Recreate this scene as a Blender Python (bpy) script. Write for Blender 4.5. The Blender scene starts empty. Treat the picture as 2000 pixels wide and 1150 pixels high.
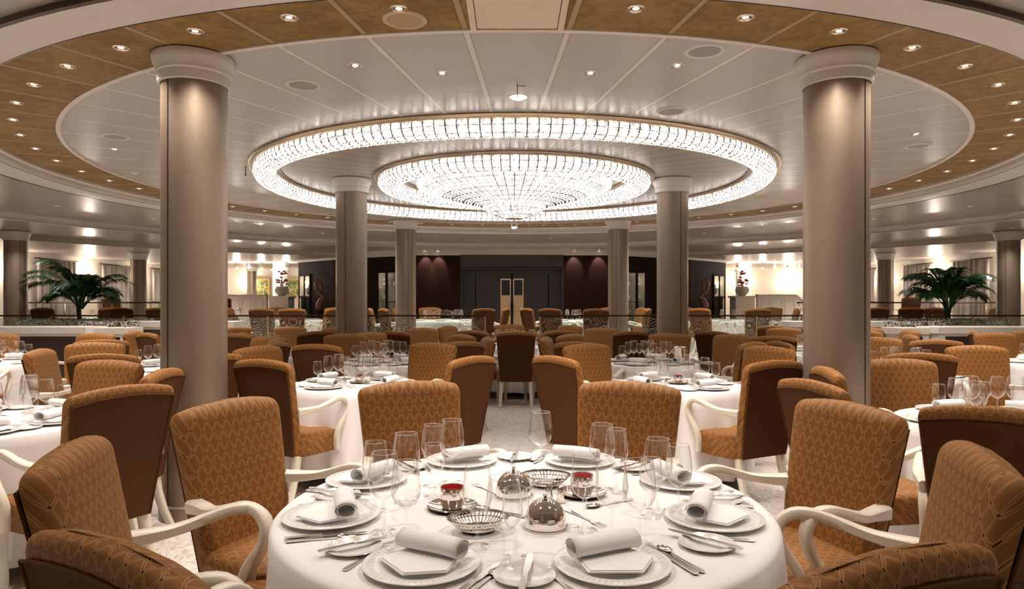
import bpy, math, random
from math import pi, sin, cos, radians as R_, sqrt, atan2
random.seed(7)
SC = bpy.context.scene
COL = SC.collection
# ------------------------------------------------------------------ camera, world, exposure
cam_d = bpy.data.cameras.new('camera')
cam = bpy.data.objects.new('camera', cam_d); COL.objects.link(cam); SC.camera = cam
cam_d.sensor_width = 36; cam_d.lens = 24.0; cam_d.shift_y = 0.006
cam_d.clip_start = 0.05; cam_d.clip_end = 200
cam.location = (0, 0, 1.43); cam.rotation_euler = (pi/2, 0, 0)
W = bpy.data.worlds.new('world'); SC.world = W; W.use_nodes = True
W.node_tree.nodes['Background'].inputs[0].default_value = (1.0, .86, .7, 1)
W.node_tree.nodes['Background'].inputs[1].default_value = 0.15
SC.view_settings.view_transform = 'Standard'; SC.view_settings.look = 'None'
SC.view_settings.gamma = 1; SC.view_settings.use_curve_mapping = False
SC.view_settings.exposure = 0.90
SC.cycles.max_bounces = 6; SC.cycles.transparent_max_bounces = 20
SC.cycles.use_adaptive_sampling = True; SC.cycles.adaptive_threshold = 0.08
SC.cycles.diffuse_bounces = 4; SC.cycles.glossy_bounces = 3; SC.cycles.transmission_bounces = 4
SC.cycles.caustics_reflective = False; SC.cycles.caustics_refractive = False
SC.cycles.sample_clamp_indirect = 4
CX, CY = 0.03, 9.21          # centre of the round ceiling
ZC = 3.05                    # its height
SPOT_W = 40.0                # each ceiling spot
CRYSTAL = 1.35                # radiance of the lit crystal

# ------------------------------------------------------------------ node helpers
def new_mat(name):
    m = bpy.data.materials.new(name); m.use_nodes = True
    nt = m.node_tree; return m, nt, nt.nodes['Principled BSDF']
def simple(name, col, rough=.6, metal=0, spec=.5, bump=0, bscale=200, sheen=0, coat=0):
    m, nt, b = new_mat(name)
    b.inputs['Base Color'].default_value = (*col, 1); b.inputs['Roughness'].default_value = rough
    b.inputs['Metallic'].default_value = metal; b.inputs['Specular IOR Level'].default_value = spec
    if sheen: b.inputs['Sheen Weight'].default_value = sheen
    if coat: b.inputs['Coat Weight'].default_value = coat
    if bump:
        tc = nt.nodes.new('ShaderNodeTexCoord'); n = nt.nodes.new('ShaderNodeTexNoise')
        n.inputs['Scale'].default_value = bscale
        bp = nt.nodes.new('ShaderNodeBump'); bp.inputs['Strength'].default_value = bump; bp.inputs['Distance'].default_value = .01
        nt.links.new(tc.outputs['Object'], n.inputs['Vector']); nt.links.new(n.outputs[0], bp.inputs['Height'])
        nt.links.new(bp.outputs[0], b.inputs['Normal'])
    return m
class NG:
    """small wrapper for math node graphs"""
    def __init__(s, nt): s.nt = nt
    def m(s, op, a, b=None, c=None):
        n = s.nt.nodes.new('ShaderNodeMath'); n.operation = op
        for i, v in enumerate((a, b, c)):
            if v is None: continue
            if isinstance(v, (int, float)): n.inputs[i].default_value = v
            else: s.nt.links.new(v, n.inputs[i])
        return n.outputs[0]
    def xyz(s, kind='Object'):
        t = s.nt.nodes.new('ShaderNodeTexCoord'); q = s.nt.nodes.new('ShaderNodeSeparateXYZ')
        s.nt.links.new(t.outputs[kind], q.inputs[0]); s.vec = t.outputs[kind]
        return q.outputs[0], q.outputs[1], q.outputs[2]
    def noise(s, scale, detail=2, dist=0, vec=None):
        n = s.nt.nodes.new('ShaderNodeTexNoise'); n.inputs['Scale'].default_value = scale
        n.inputs['Detail'].default_value = detail; n.inputs['Distortion'].default_value = dist
        s.nt.links.new(vec or s.vec, n.inputs['Vector']); return n.outputs[0]
    def mix(s, f, a, b):
        n = s.nt.nodes.new('ShaderNodeMix'); n.data_type = 'RGBA'
        s.nt.links.new(f, n.inputs[0]) if not isinstance(f, (int, float)) else setattr(n.inputs[0], 'default_value', f)
        for i, v in ((6, a), (7, b)):
            if isinstance(v, tuple): n.inputs[i].default_value = (*v, 1)
            else: s.nt.links.new(v, n.inputs[i])
        return n.outputs[2]
    def ramp(s, f, lo, hi):
        n = s.nt.nodes.new('ShaderNodeMapRange'); n.interpolation_type = 'SMOOTHSTEP'
        s.nt.links.new(f, n.inputs[0]); n.inputs[1].default_value = lo; n.inputs[2].default_value = hi
        return n.outputs[0]
def emit(name, col, strength):
    m, nt, b = new_mat(name)
    b.inputs['Base Color'].default_value = (*col, 1)
    b.inputs['Emission Color'].default_value = (*col, 1); b.inputs['Emission Strength'].default_value = strength
    return m

# ------------------------------------------------------------------ materials
def fabric(name, base, line, dot):
    m, nt, b = new_mat(name); g = NG(nt)
    x, y, z = g.xyz()
    w = g.m('ADD', z, y)
    a = g.m('MULTIPLY', x, 1/.046); c = g.m('MULTIPLY', w, 1/.066)
    u = g.m('FRACT', g.m('ADD', a, c)); v = g.m('FRACT', g.m('SUBTRACT', a, c))
    du = g.m('ABSOLUTE', g.m('SUBTRACT', u, .5)); dv = g.m('ABSOLUTE', g.m('SUBTRACT', v, .5))
    # double line either side of the lattice crossing
    lu = g.ramp(g.m('ABSOLUTE', g.m('SUBTRACT', du, .43)), .05, .02)
    lv = g.ramp(g.m('ABSOLUTE', g.m('SUBTRACT', dv, .43)), .05, .02)
    ln = g.m('MULTIPLY', g.m('MAXIMUM', lu, lv), .75)
    dd = g.m('ADD', g.m('POWER', g.m('SUBTRACT', .5, du), 2.0), g.m('POWER', g.m('SUBTRACT', .5, dv), 2.0))
    dt = g.ramp(dd, .009, .004)
    n = g.noise(260, 2)
    base2 = g.mix(n, tuple(k*.82 for k in base), tuple(min(1, k*1.18) for k in base))
    col = g.mix(dt, g.mix(ln, base2, line), dot)
    nt.links.new(col, b.inputs['Base Color'])
    b.inputs['Roughness'].default_value = .62; b.inputs['Sheen Weight'].default_value = .06
    b.inputs['Sheen Tint'].default_value = (1, .8, .5, 1)
    b.inputs['Specular IOR Level'].default_value = .2
    bp = nt.nodes.new('ShaderNodeBump'); bp.inputs['Strength'].default_value = .25; bp.inputs['Distance'].default_value = .002
    nt.links.new(n, bp.inputs['Height']); nt.links.new(bp.outputs[0], b.inputs['Normal'])
    return m
M = {}
M['fabric'] = fabric('ochre_lattice_fabric', (.225, .092, .022), (.42, .21, .068), (.035, .010, .005))
M['rear'] = simple('plain_brown_fabric', (.092, .036, .012), .85, spec=.12, bump=.2, bscale=500)
M['cream'] = simple('cream_lacquer', (.74, .68, .56), .38, coat=.2)
M['cloth'] = simple('white_tablecloth', (.85, .83, .82), .75, bump=.05, bscale=600)
M['napkin'] = simple('white_napkin', (.86, .85, .84), .8, bump=.1, bscale=700)
M['silver'] = simple('polished_silver', (.86, .79, .72), .07, 1)
M['brass'] = simple('brushed_brass', (.62, .47, .28), .3, 1)
M['darkmetal'] = simple('dark_bronze', (.05, .035, .03), .35, .8)
M['white_paint'] = simple('white_paint', (.64, .60, .54), .4)
M['cap'] = simple('capital_paint', (.70, .66, .60), .45)
M['dark_recess'] = simple('dark_recess_panel', (.035, .022, .02), .3)
M['redwood'] = simple('dark_red_wood', (.020, .006, .005), .45, spec=.15)
M['greydoor'] = simple('dark_grey_panel', (.035, .031, .034), .4)
M['wall'] = simple('cream_wall', (.70, .62, .52), .6)
M['cabinet'] = simple('espresso_wood', (.022, .012, .010), .7, spec=.08)
M['bottle'] = simple('dark_green_glass', (.01, .03, .015), .1, spec=.8)
M['label'] = simple('bottle_label', (.75, .72, .65), .6)
M['curtain'] = simple('grey_beige_curtain', (.36, .31, .27), .8, bump=.2, bscale=60)
M['shade'] = emit('lit_lamp_shade', (1, .78, .52), 9)
M['bulb'] = emit('lit_bulb', (1, .80, .55), 14)
M['dome'] = emit('lit_dome', (1, .92, .8), 3)
M['red'] = simple('red_candle', (.55, .03, .04), .4)
M['granite_dark'] = simple('dark_granite', (.03, .03, .03), .15)
M['terracotta'] = simple('planter_stone', (.5, .45, .38), .6)
M['gilt'] = simple('gilt_frame', (.55, .36, .12), .35, .8)
M['sculpt'] = simple('sculpture_wood', (.22, .07, .04), .35, coat=.3)
M['flower'] = simple('pink_flower', (.45, .06, .09), .6)
M['trunk'] = simple('palm_stem', (.06, .07, .03), .6)
M['soil'] = simple('soil', (.05, .035, .02), .9)
M['steel'] = simple('cutlery_steel', (.78, .74, .70), .14, 1)
M['grille'] = simple('speaker_grille', (.36, .33, .30), .6)
def m_leaf():
    m, nt, b = new_mat('palm_leaf'); g = NG(nt); g.xyz()
    n = g.noise(3, 2)
    nt.links.new(g.mix(n, (.012, .045, .015), (.03, .12, .035)), b.inputs['Base Color'])
    b.inputs['Roughness'].default_value = .35; return m
M['leaf'] = m_leaf()
def m_glass(name='clear_glass', tint=(1, 1, 1), base=.06, etched=False):
    m = bpy.data.materials.new(name); m.use_nodes = True; nt = m.node_tree
    nt.nodes.remove(nt.nodes['Principled BSDF']); g = NG(nt)
    out = nt.nodes['Material Output']
    tr = nt.nodes.new('ShaderNodeBsdfTransparent'); tr.inputs[0].default_value = (*tint, 1)
    gl = nt.nodes.new('ShaderNodeBsdfGlossy'); gl.inputs['Roughness'].default_value = .02
    gl.inputs[0].default_value = (1, .98, .95, 1)
    lw = nt.nodes.new('ShaderNodeLayerWeight'); lw.inputs[0].default_value = .5
    f = g.m('ADD', g.m('MULTIPLY', g.m('POWER', lw.outputs['Facing'], 2.2), .85), base)
    mx = nt.nodes.new('ShaderNodeMixShader'); nt.links.new(f, mx.inputs[0])
    nt.links.new(tr.outputs[0], mx.inputs[1]); nt.links.new(gl.outputs[0], mx.inputs[2])
    last = mx.outputs[0]
    if etched:
        x, y, z = g.xyz()
        # scrollwork: rings around cell centres, only in the panel's lower two thirds
        vo = nt.nodes.new('ShaderNodeTexVoronoi'); vo.inputs['Scale'].default_value = 5.0
        cb = nt.nodes.new('ShaderNodeCombineXYZ'); nt.links.new(x, cb.inputs[0]); nt.links.new(z, cb.inputs[1])
        nt.links.new(cb.outputs[0], vo.inputs['Vector'])
        d = vo.outputs['Distance']
        rings = g.m('ABSOLUTE', g.m('SUBTRACT', g.m('FRACT', g.m('MULTIPLY', d, 5.5)), .5))
        e = g.ramp(rings, .12, .05)
        df = nt.nodes.new('ShaderNodeBsdfDiffuse'); df.inputs[0].default_value = (.62, .68, .60, 1)
        m2 = nt.nodes.new('ShaderNodeMixShader'); nt.links.new(g.m('MULTIPLY', e, .30), m2.inputs[0])
        nt.links.new(last, m2.inputs[1]); nt.links.new(df.outputs[0], m2.inputs[2]); last = m2.outputs[0]
    nt.links.new(last, out.inputs[0]); return m
M['glass'] = m_glass()
M['glass_green'] = m_glass('tinted_glass', (.86, .96, .93), .05)
M['glass_etched'] = m_glass('etched_glass', (.90, .97, .94), .05, True)
def m_china():
    m, nt, b = new_mat('patterned_china'); g = NG(nt); x, y, z = g.xyz()
    r = g.m('SQRT', g.m('ADD', g.m('MULTIPLY', x, x), g.m('MULTIPLY', y, y)))
    ang = g.m('ARCTAN2', y, x)
    band = g.m('MULTIPLY', g.ramp(r, .118, .122), g.ramp(r, .142, .137))
    s = g.m('SINE', g.m('MULTIPLY', ang, 56.0))
    n = g.noise(110, 4, 2.0)
    f = g.m('MULTIPLY', band, g.ramp(g.m('ADD', g.m('MULTIPLY', s, .12), n), .50, .62))
    nt.links.new(g.mix(g.m('MULTIPLY', f, .55), (.82, .81, .78), (.36, .33, .22)), b.inputs['Base Color'])
    b.inputs['Roughness'].default_value = .12; return m
def m_china_small():
    m, nt, b = new_mat('patterned_small_china'); g = NG(nt); x, y, z = g.xyz()
    r = g.m('SQRT', g.m('ADD', g.m('MULTIPLY', x, x), g.m('MULTIPLY', y, y)))
    ang = g.m('ARCTAN2', y, x)
    band = g.m('MULTIPLY', g.ramp(r, .058, .06), g.ramp(r, .075, .072))
    s = g.m('SINE', g.m('ADD', g.m('MULTIPLY', ang, 24.0), g.m('MULTIPLY', r, 700.0)))
    f = g.m('MULTIPLY', band, g.ramp(s, .1, .6))
    nt.links.new(g.mix(g.m('MULTIPLY', f, .5), (.82, .81, .78), (.36, .33, .22)), b.inputs['Base Color'])
    b.inputs['Roughness'].default_value = .12; return m
M['china'] = m_china(); M['china2'] = m_china_small()
def m_ceiling(name, base, seam, burl=None, gloss=.3):
    """panels laid out like slices round the middle of the round ceiling, pale strips between them"""
    m, nt, b = new_mat(name); g = NG(nt); x, y, z = g.xyz()
    ang = g.m('ARCTAN2', x, y)
    r = g.m('SQRT', g.m('ADD', g.m('MULTIPLY', x, x), g.m('MULTIPLY', y, y)))
    k = g.m('FRACT', g.m('ADD', g.m('MULTIPLY', ang, 52/(2*pi)), 52.0))
    d = g.m('MULTIPLY', g.m('MULTIPLY', g.m('ABSOLUTE', g.m('SUBTRACT', k, .5)), 2*pi/52), r)
    ln = g.ramp(d, .020, .014)
    edge = g.m('MULTIPLY', g.ramp(d, .027, .022), g.m('SUBTRACT', 1.0, ln))
    if burl:
        n = g.noise(9, 6, 1.5); n2 = g.noise(2.2, 3, .6)
        bc = g.mix(g.m('MULTIPLY', g.ramp(g.m('ADD', g.m('MULTIPLY', n, .6), g.m('MULTIPLY', n2, .4)), .35, .65), 1.0), base, burl)
    else:
        bc = g.mix(g.noise(1.5, 2), tuple(q*.96 for q in base), base)
    col = g.mix(g.m('MULTIPLY', edge, .45), g.mix(ln, bc, seam), tuple(q*.4 for q in base))
    nt.links.new(col, b.inputs['Base Color'])
    b.inputs['Roughness'].default_value = gloss; b.inputs['Specular IOR Level'].default_value = .25 if burl else .6
    nb = g.noise(7, 3); bp = nt.nodes.new('ShaderNodeBump'); bp.inputs['Strength'].default_value = .12; bp.inputs['Distance'].default_value = .02
    nt.links.new(nb, bp.inputs['Height']); nt.links.new(bp.outputs[0], b.inputs['Normal'])
    return m
M['ceil_white'] = m_ceiling('white_ceiling_panels', (.53, .50, .46), (.74, .70, .63), None, .26)
M['ceil_wood'] = m_ceiling('gold_burl_ceiling_panels', (.205, .112, .034), (.42, .30, .17), (.32, .195, .072), .55)
M['ceil_outer'] = simple('taupe_ceiling', (.36, .32, .27), .30, spec=.6, bump=.08, bscale=3)
def m_column():
    m, nt, b = new_mat('champagne_column'); g = NG(nt); x, y, z = g.xyz()
    n = g.noise(40, 2)
    nt.links.new(g.mix(n, (.275, .208, .152), (.30, .228, .168)), b.inputs['Base Color'])
    b.inputs['Metallic'].default_value = .5; b.inputs['Roughness'].default_value = .42
    return m
M['column'] = m_column()
def m_carpet():
    m, nt, b = new_mat('swirl_carpet'); g = NG(nt); x, y, z = g.xyz()
    n0 = g.noise(2.4, 3, 2.2)
    wv = g.m('ABSOLUTE', g.m('SUBTRACT', g.m('FRACT', g.m('MULTIPLY', n0, 14.0)), .5))
    f = g.ramp(wv, .12, .30)
    n1 = g.noise(160, 2)
    c = g.mix(g.m('MULTIPLY', f, .8), (.58, .52, .46), (.86, .80, .74))
    c = g.mix(g.m('MULTIPLY', n1, .35), c, (.42, .37, .33))
    nt.links.new(c, b.inputs['Base Color']); b.inputs['Roughness'].default_value = .95
    b.inputs['Specular IOR Level'].default_value = .1
    bp = nt.nodes.new('ShaderNodeBump'); bp.inputs['Strength'].default_value = .5; bp.inputs['Distance'].default_value = .006
    nt.links.new(n1, bp.inputs['Height']); nt.links.new(bp.outputs[0], b.inputs['Normal'])
    return m
M['carpet'] = m_carpet()
def m_crystal(name, strength, cell=42):
    """lit strings of cut crystal: sparkling cells on a net of darker gaps"""
    m, nt, b = new_mat(name); g = NG(nt); g.xyz()
    vo = nt.nodes.new('ShaderNodeTexVoronoi'); vo.inputs['Scale'].default_value = cell
    nt.links.new(g.vec, vo.inputs['Vector'])
    q = nt.nodes.new('ShaderNodeSeparateColor'); nt.links.new(vo.outputs['Color'], q.inputs[0])
    s = g.m('POWER', q.outputs[0], 2.6)
    st = g.m('MULTIPLY', g.m('ADD', g.m('MULTIPLY', s, 2.4), .24), strength)
    b.inputs['Base Color'].default_value = (.8, .8, .8, 1); b.inputs['Roughness'].default_value = .15
    nt.links.new(g.mix(q.outputs[1], (1, .90, .78), (.93, .93, 1)), b.inputs['Emission Color'])
    nt.links.new(st, b.inputs['Emission Strength'])
    return m
M['crystal'] = m_crystal('lit_crystal_net', CRYSTAL)
M['crystal_bowl'] = m_crystal('lit_crystal_bowl', CRYSTAL*.62, 34)
M['wire'] = simple('crystal_wire', (.12, .115, .11), .5, .4)
M['bead'] = emit('crystal_bead', (1, .95, .9), .35); M['bead'].node_tree.nodes['Principled BSDF'].inputs['Roughness'].default_value = .08
for k_ in ('bead', 'bulb', 'shade', 'dome'): M[k_].cycles.emission_sampling = 'NONE'
M['framegold'] = simple('gilt_ring_frame', (.62, .50, .36), .3, .7)
def m_granite():
    m, nt, b = new_mat('speckled_granite'); g = NG(nt); g.xyz()
    n = g.noise(18, 6, 2.0)
    nt.links.new(g.mix(g.ramp(n, .45, .58), (.05, .045, .04), (.62, .58, .52)), b.inputs['Base Color'])
    b.inputs['Roughness'].default_value = .15; return m
M['granite'] = m_granite()
def m_paint():
    m, nt, b = new_mat('painting_canvas'); g = NG(nt); g.xyz()
    vo = nt.nodes.new('ShaderNodeTexVoronoi'); vo.inputs['Scale'].default_value = 9
    nt.links.new(g.vec, vo.inputs['Vector'])
    c = g.mix(g.ramp(g.noise(7, 4, 1.5), .42, .58), (.10, .16, .06), (.62, .55, .16))
    c = g.mix(g.ramp(vo.outputs['Distance'], .28, .2), c, (.55, .45, .55))
    nt.links.new(c, b.inputs['Base Color']); return m
M['paint'] = m_paint()

# ------------------------------------------------------------------ mesh helpers
class MB:
    def __init__(s): s.v = []; s.f = []; s.mi = []
    def add(s, vs, fs, mi=0):
        o = len(s.v); s.v.extend(vs); s.f.extend([tuple(i+o for i in f) for f in fs]); s.mi.extend([mi]*len(fs)); return s
    def box(s, x0, x1, y0, y1, z0, z1, rot=0, piv=(0, 0), mi=0):
        vs = [(x, y, z) for z in (z0, z1) for y in (y0, y1) for x in (x0, x1)]
        if rot:
            c, n = cos(rot), sin(rot); vs = [(piv[0]+(x-piv[0])*c-(y-piv[1])*n, piv[1]+(x-piv[0])*n+(y-piv[1])*c, z) for x, y, z in vs]
        return s.add(vs, [(0, 2, 3, 1), (4, 5, 7, 6), (0, 1, 5, 4), (2, 6, 7, 3), (0, 4, 6, 2), (1, 3, 7, 5)], mi)
    def lathe(s, prof, n=24, cx=0, cy=0, cz=0, sx=1, sy=1, mi=0, closed=False, a0=0, a1=2*pi):
        full = abs(a1-a0-2*pi) < 1e-6; cols = n if full else n+1
        vs = []
        for i in range(cols):
            a = a0+(a1-a0)*i/n
            for r, z in prof: vs.append((cx+r*sx*cos(a), cy+r*sy*sin(a), cz+z))
        m = len(prof); fs = []
        for i in range(n):
            j = (i+1) % cols
            for k in range(m if closed else m-1):
                k2 = (k+1) % m
                fs.append((i*m+k, j*m+k, j*m+k2, i*m+k2))
        return s.add(vs, fs, mi)
    def tube(s, pts, r, n=8, mi=0, cap=True, flat=1.0):
        """round tube through pts; r is a number or one per point"""
        from mathutils import Vector as V
        P = [V(p) for p in pts]; L = len(P); rs = r if isinstance(r, (list, tuple)) else [r]*L
        vs = []; up = None
        for i in range(L):
            t = (P[min(i+1, L-1)]-P[max(i-1, 0)]).normalized()
            if up is None:
                up = V((0, 0, 1)) if abs(t.z) < .9 else V((0, 1, 0))
            a = t.cross(up).normalized(); b = a.cross(t).normalized(); up = b
            for k in range(n):
                q = 2*pi*k/n; w = P[i]+a*cos(q)*rs[i]*flat+b*sin(q)*rs[i]; vs.append(tuple(w))
        fs = [(i*n+k, i*n+(k+1) % n, (i+1)*n+(k+1) % n, (i+1)*n+k) for i in range(L-1) for k in range(n)]
        if cap: fs += [tuple(range(n-1, -1, -1)), tuple((L-1)*n+k for k in range(n))]
        return s.add(vs, fs, mi)
    def ribbon(s, pts, side, hw, ht, mi=0, rnd=.3):
        """bar with rounded rectangular section; side = its width direction (fn of i or fixed)"""
        from mathutils import Vector as V
        P = [V(p) for p in pts]; L = len(P); vs = []
        sec = []
        for cxs, cys in ((1, 1), (-1, 1), (-1, -1), (1, -1)):
            for q in ((0, 1) if cxs*cys > 0 else (1, 0)):
                sec.append((cxs*(1-rnd*q), cys*(1-rnd*(1-q))))
        n = len(sec)
        for i in range(L):
            t = (P[min(i+1, L-1)]-P[max(i-1, 0)]).normalized()
            a = V(side[i] if isinstance(side, list) else side); a = (a-t*a.dot(t)).normalized(); b = t.cross(a).normalized()
            w = hw[i] if isinstance(hw, list) else hw; h = ht[i] if isinstance(ht, list) else ht
            for p, q in sec: vs.append(tuple(P[i]+a*p*w+b*q*h))
        fs = [(i*n+k, i*n+(k+1) % n, (i+1)*n+(k+1) % n, (i+1)*n+k) for i in range(L-1) for k in range(n)]
        fs += [tuple(range(n-1, -1, -1)), tuple((L-1)*n+k for k in range(n))]
        return s.add(vs, fs, mi)
    def build(s, name, mats, parent=None, smooth=None, kind=None, loc=None):
        me = bpy.data.meshes.new(name); me.from_pydata(s.v, [], s.f)
        for m in (mats if isinstance(mats, (list, tuple)) else [mats]): me.materials.append(m)
        if any(s.mi): me.polygons.foreach_set('material_index', s.mi)
        me.update()
        import bmesh
        if len(s.f) < 60000:
            bm = bmesh.new(); bm.from_mesh(me); bmesh.ops.recalc_face_normals(bm, faces=bm.faces); bm.to_mesh(me); bm.free()
        if smooth is not None:
            me.polygons.foreach_set('use_smooth', [True]*len(me.polygons))
            if smooth < 180: me.set_sharp_from_angle(angle=R_(smooth))
        o = bpy.data.objects.new(name, me); COL.objects.link(o)
        if parent: o.parent = parent
        if kind: o['kind'] = kind
        if loc: o.location = loc
        return o
def tag(o, label, cat, group=None):
    o['label'] = label; o['category'] = cat
    if group: o['group'] = group
    return o
def thing(name, label, cat, loc=(0, 0, 0), rz=0, group=None):
    o = bpy.data.objects.new(name, None); COL.objects.link(o); o.empty_display_size = .1
    o.location = loc; o.rotation_euler = (0, 0, rz); return tag(o, label, cat, group)
def dup(root, loc, rz=0, label=None, group=None):
    r = root.copy(); COL.objects.link(r); r.location = loc; r.rotation_euler = (0, 0, rz)
    if label: r['label'] = label
    if group: r['group'] = group
    for ch in root.children:
        c = ch.copy(); COL.objects.link(c); c.parent = r
        for gc in ch.children:
            d = gc.copy(); COL.objects.link(d); d.parent = c
    return r
class Proto:
    """builds the first one, then copies it"""
    def __init__(s, make): s.make = make; s.o = None
    def put(s, loc, rz, label, group=None):
        if s.o is None:
            s.o = s.make(); s.o.location = loc; s.o.rotation_euler = (0, 0, rz); s.o['label'] = label
            if group: s.o['group'] = group
            return s.o
        o = dup(s.o, loc, rz, label)
        if group: o['group'] = group
        elif 'group' in o: del o['group']
        return o
def light(name, kind, loc, energy, col=(1, .895, .805), parent=None, size=.05, spot=110, blend=.6, rot=None):
    d = bpy.data.lights.new(name, kind); d.energy = energy; d.color = col
    if kind == 'SPOT': d.spot_size = R_(spot); d.spot_blend = blend; d.shadow_soft_size = size
    elif kind == 'POINT': d.shadow_soft_size = size
    o = bpy.data.objects.new(name, d); COL.objects.link(o); o.location = loc
    if rot: o.rotation_euler = rot
    if parent: o.parent = parent
    return o

# ------------------------------------------------------------------ the room
MB().box(-13, 13, -5, 28, -.1, 0).build('floor', M['carpet'], kind='structure')
pf = MB(); pf.box(-13, -.62, 12.55, 28, 0, .25).box(-.62, .62, 13.15, 28, 0, .25).box(.62, 13, 12.55, 28, 0, .25)
pf.box(-.62, .62, 12.85, 13.15, 0, .125)
pf.build('floor_platform', M['carpet'], kind='structure')
up = MB(); up.box(-13, -7.2, 17.4, 28, .25, .5).box(7.2, 13, 17.4, 28, .25, .5)
up.build('floor_upper', M['carpet'], kind='structure')
def ring_plane(name, r0, r1, z, mat, n=160):
    MB().lathe([(r0, 0), (r1, 0), (r1, .05), (r0, .05)], n, 0, 0, 0, closed=True).build(name, mat, kind='structure', loc=(CX, CY, z), smooth=30)
cd = MB(); n = 160
cd.add([(0, 0, 0)]+[(5.13*cos(2*pi*i/n), 5.13*sin(2*pi*i/n), 0) for i in range(n)], [(0, 1+i, 1+(i+1) % n) for i in range(n)])
cd.build('ceiling', M['ceil_white'], kind='structure', loc=(CX, CY, ZC))
ring_plane('ceiling_wood_ring', 5.13, 5.80, ZC, M['ceil_wood'])
def trim_ring(name, prof, mat=None, n=160):
    MB().lathe(prof, n).build(name, mat or M['white_paint'], kind='structure', loc=(CX, CY, 0), smooth=35)
trim_ring('trim_1', [(5.105, ZC+.01), (5.105, ZC-.008), (5.145, ZC-.008), (5.145, ZC+.01)], M['cap'])
# moulded band round the gold ring: painted gap shade, rounded lip, flat band
trim_ring('trim_2', [(5.775, ZC+.01), (5.775, ZC-.03), (5.80, ZC-.05), (5.83, ZC-.035), (5.83, ZC-.075), (5.85, ZC-.105), (5.90, ZC-.115), (6.17, ZC-.13), (6.19, ZC-.12), (6.19, ZC-.05)], M['white_paint'])
trim_ring('groove_shade_inner', [(5.838, ZC-.05), (5.838, ZC-.074), (5.862, ZC-.112), (5.866, ZC-.05)], M['dark_recess'])  # dark ring painting the shadow between gold ring and band
trim_ring('groove_shade_outer', [(6.165, ZC-.10), (6.165, ZC-.133), (6.195, ZC-.133), (6.195, ZC-.10)], M['dark_recess'])  # second dark ring, painted shade along the band's outer edge
ring_plane('ceiling_grey_ring', 6.19, 9.02, 2.955, M['ceil_outer'])
trim_ring('trim_3', [(9.0, 2.96), (9.0, 2.93), (9.05, 2.915), (9.05, 2.85), (9.03, 2.84), (9.03, 2.828), (9.12, 2.826)], M['white_paint'])
ring_plane('ceiling_soffit_ring', 9.1, 11.72, 2.83, M['ceil_outer'])
trim_ring('trim_4', [(11.7, 2.84), (11.7, 2.81), (11.74, 2.80), (11.74, 2.73), (11.72, 2.72), (11.8, 2.715)], M['white_paint'])
ring_plane('ceiling_outer', 11.78, 24, 2.72, M['ceil_outer'])
def wall_seg(name, p0, p1, z0, z1, t, mat, kind='structure', parent=None):
    L = sqrt((p1[0]-p0[0])**2+(p1[1]-p0[1])**2); a = atan2(p1[1]-p0[1], p1[0]-p0[0])
    o = MB().box(0, L, 0, t, z0, z1).build(name, mat, parent, kind=kind, loc=(p0[0], p0[1], 0)); o.rotation_euler = (0, 0, a); return o
MB().box(-13.2, -12.9, -5, 28, 0, 3.2).build('wall_left', M['wall'], kind='structure')
MB().box(12.9, 13.2, -5, 28, 0, 3.2).build('wall_right', M['wall'], kind='structure')
MB().box(-13.2, 13.2, 27.7, 28, 0, 3.2).build('wall_back', M['wall'], kind='structure')
MB().box(-13.2, 13.2, -5.3, -5, 0, 3.2).build('wall_behind', M['wall'], kind='structure')
# dark curved wall of the wine room
P = [(-6.95, 22.2), (-5.43, 20.7), (-4.17, 19.6), (-2.65, 18.6), (-1.4, 18.6), (1.4, 18.6), (2.65, 18.6), (4.17, 19.6), (5.43, 20.7), (6.95, 22.2)]
CABS = {0: (.08, .80), 1: (.95, 1.55), 2: (.45, 1.15), 6: (.65, 1.35), 7: (.10, .70), 8: (1.32, 2.04)}
def along(p0, p1, u):
    L = sqrt((p1[0]-p0[0])**2+(p1[1]-p0[1])**2); return (p0[0]+(p1[0]-p0[0])*u/L, p0[1]+(p1[1]-p0[1])*u/L)
for i in range(9):
    if i == 4: continue
    L = sqrt((P[i+1][0]-P[i][0])**2+(P[i+1][1]-P[i][1])**2); wm = M['redwood'] if i in (3, 5) else M['cabinet']
    if i in CABS:
        u0, u1 = CABS[i]
        if u0 > .01: wall_seg('wall_wine_room', P[i], along(P[i], P[i+1], u0), .25, 2.84, .12, wm)
        if L-u1 > .01: wall_seg('wall_wine_room', along(P[i], P[i+1], u1), P[i+1], .25, 2.84, .12, wm)
        wall_seg('wall_wine_room', along(P[i], P[i+1], u0), along(P[i], P[i+1], u1), 2.285, 2.84, .12, wm)
    else: wall_seg('wall_wine_room', P[i], P[i+1], .25, 2.84, .12, wm)
    w = MB()
    w.box(0, L, -.05, 0, 2.66, 2.72).box(0, L, -.09, -.05, 2.70, 2.83)
    o = w.build('trim_5', M['white_paint'], kind='structure', loc=(P[i][0], P[i][1], .003)); o.rotation_euler = (0, 0, atan2(P[i+1][1]-P[i][1], P[i+1][0]-P[i][0]))
wall_seg('wall_wine_room', (-6.95, 27.7), (-6.95, 22.2), .25, 2.84, .12, M['cabinet'])
wall_seg('wall_wine_room', (6.95, 22.2), (6.95, 27.7), .25, 2.84, .12, M['cabinet'])
MB().box(-1.4, 1.4, 18.6, 18.7, 2.32, 2.84).build('wall_door_header', M['greydoor'], kind='structure')
MB().box(-1.4, 1.4, 18.52, 18.6, 2.68, 2.83).build('trim_6', M['white_paint'], kind='structure')
rc = MB(); rc.box(-1.4, -1.36, 18.6, 19.0, .25, 2.34).box(1.36, 1.4, 18.6, 19.0, .25, 2.34).box(-1.36, 1.36, 18.6, 19.0, 2.28, 2.34)
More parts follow.
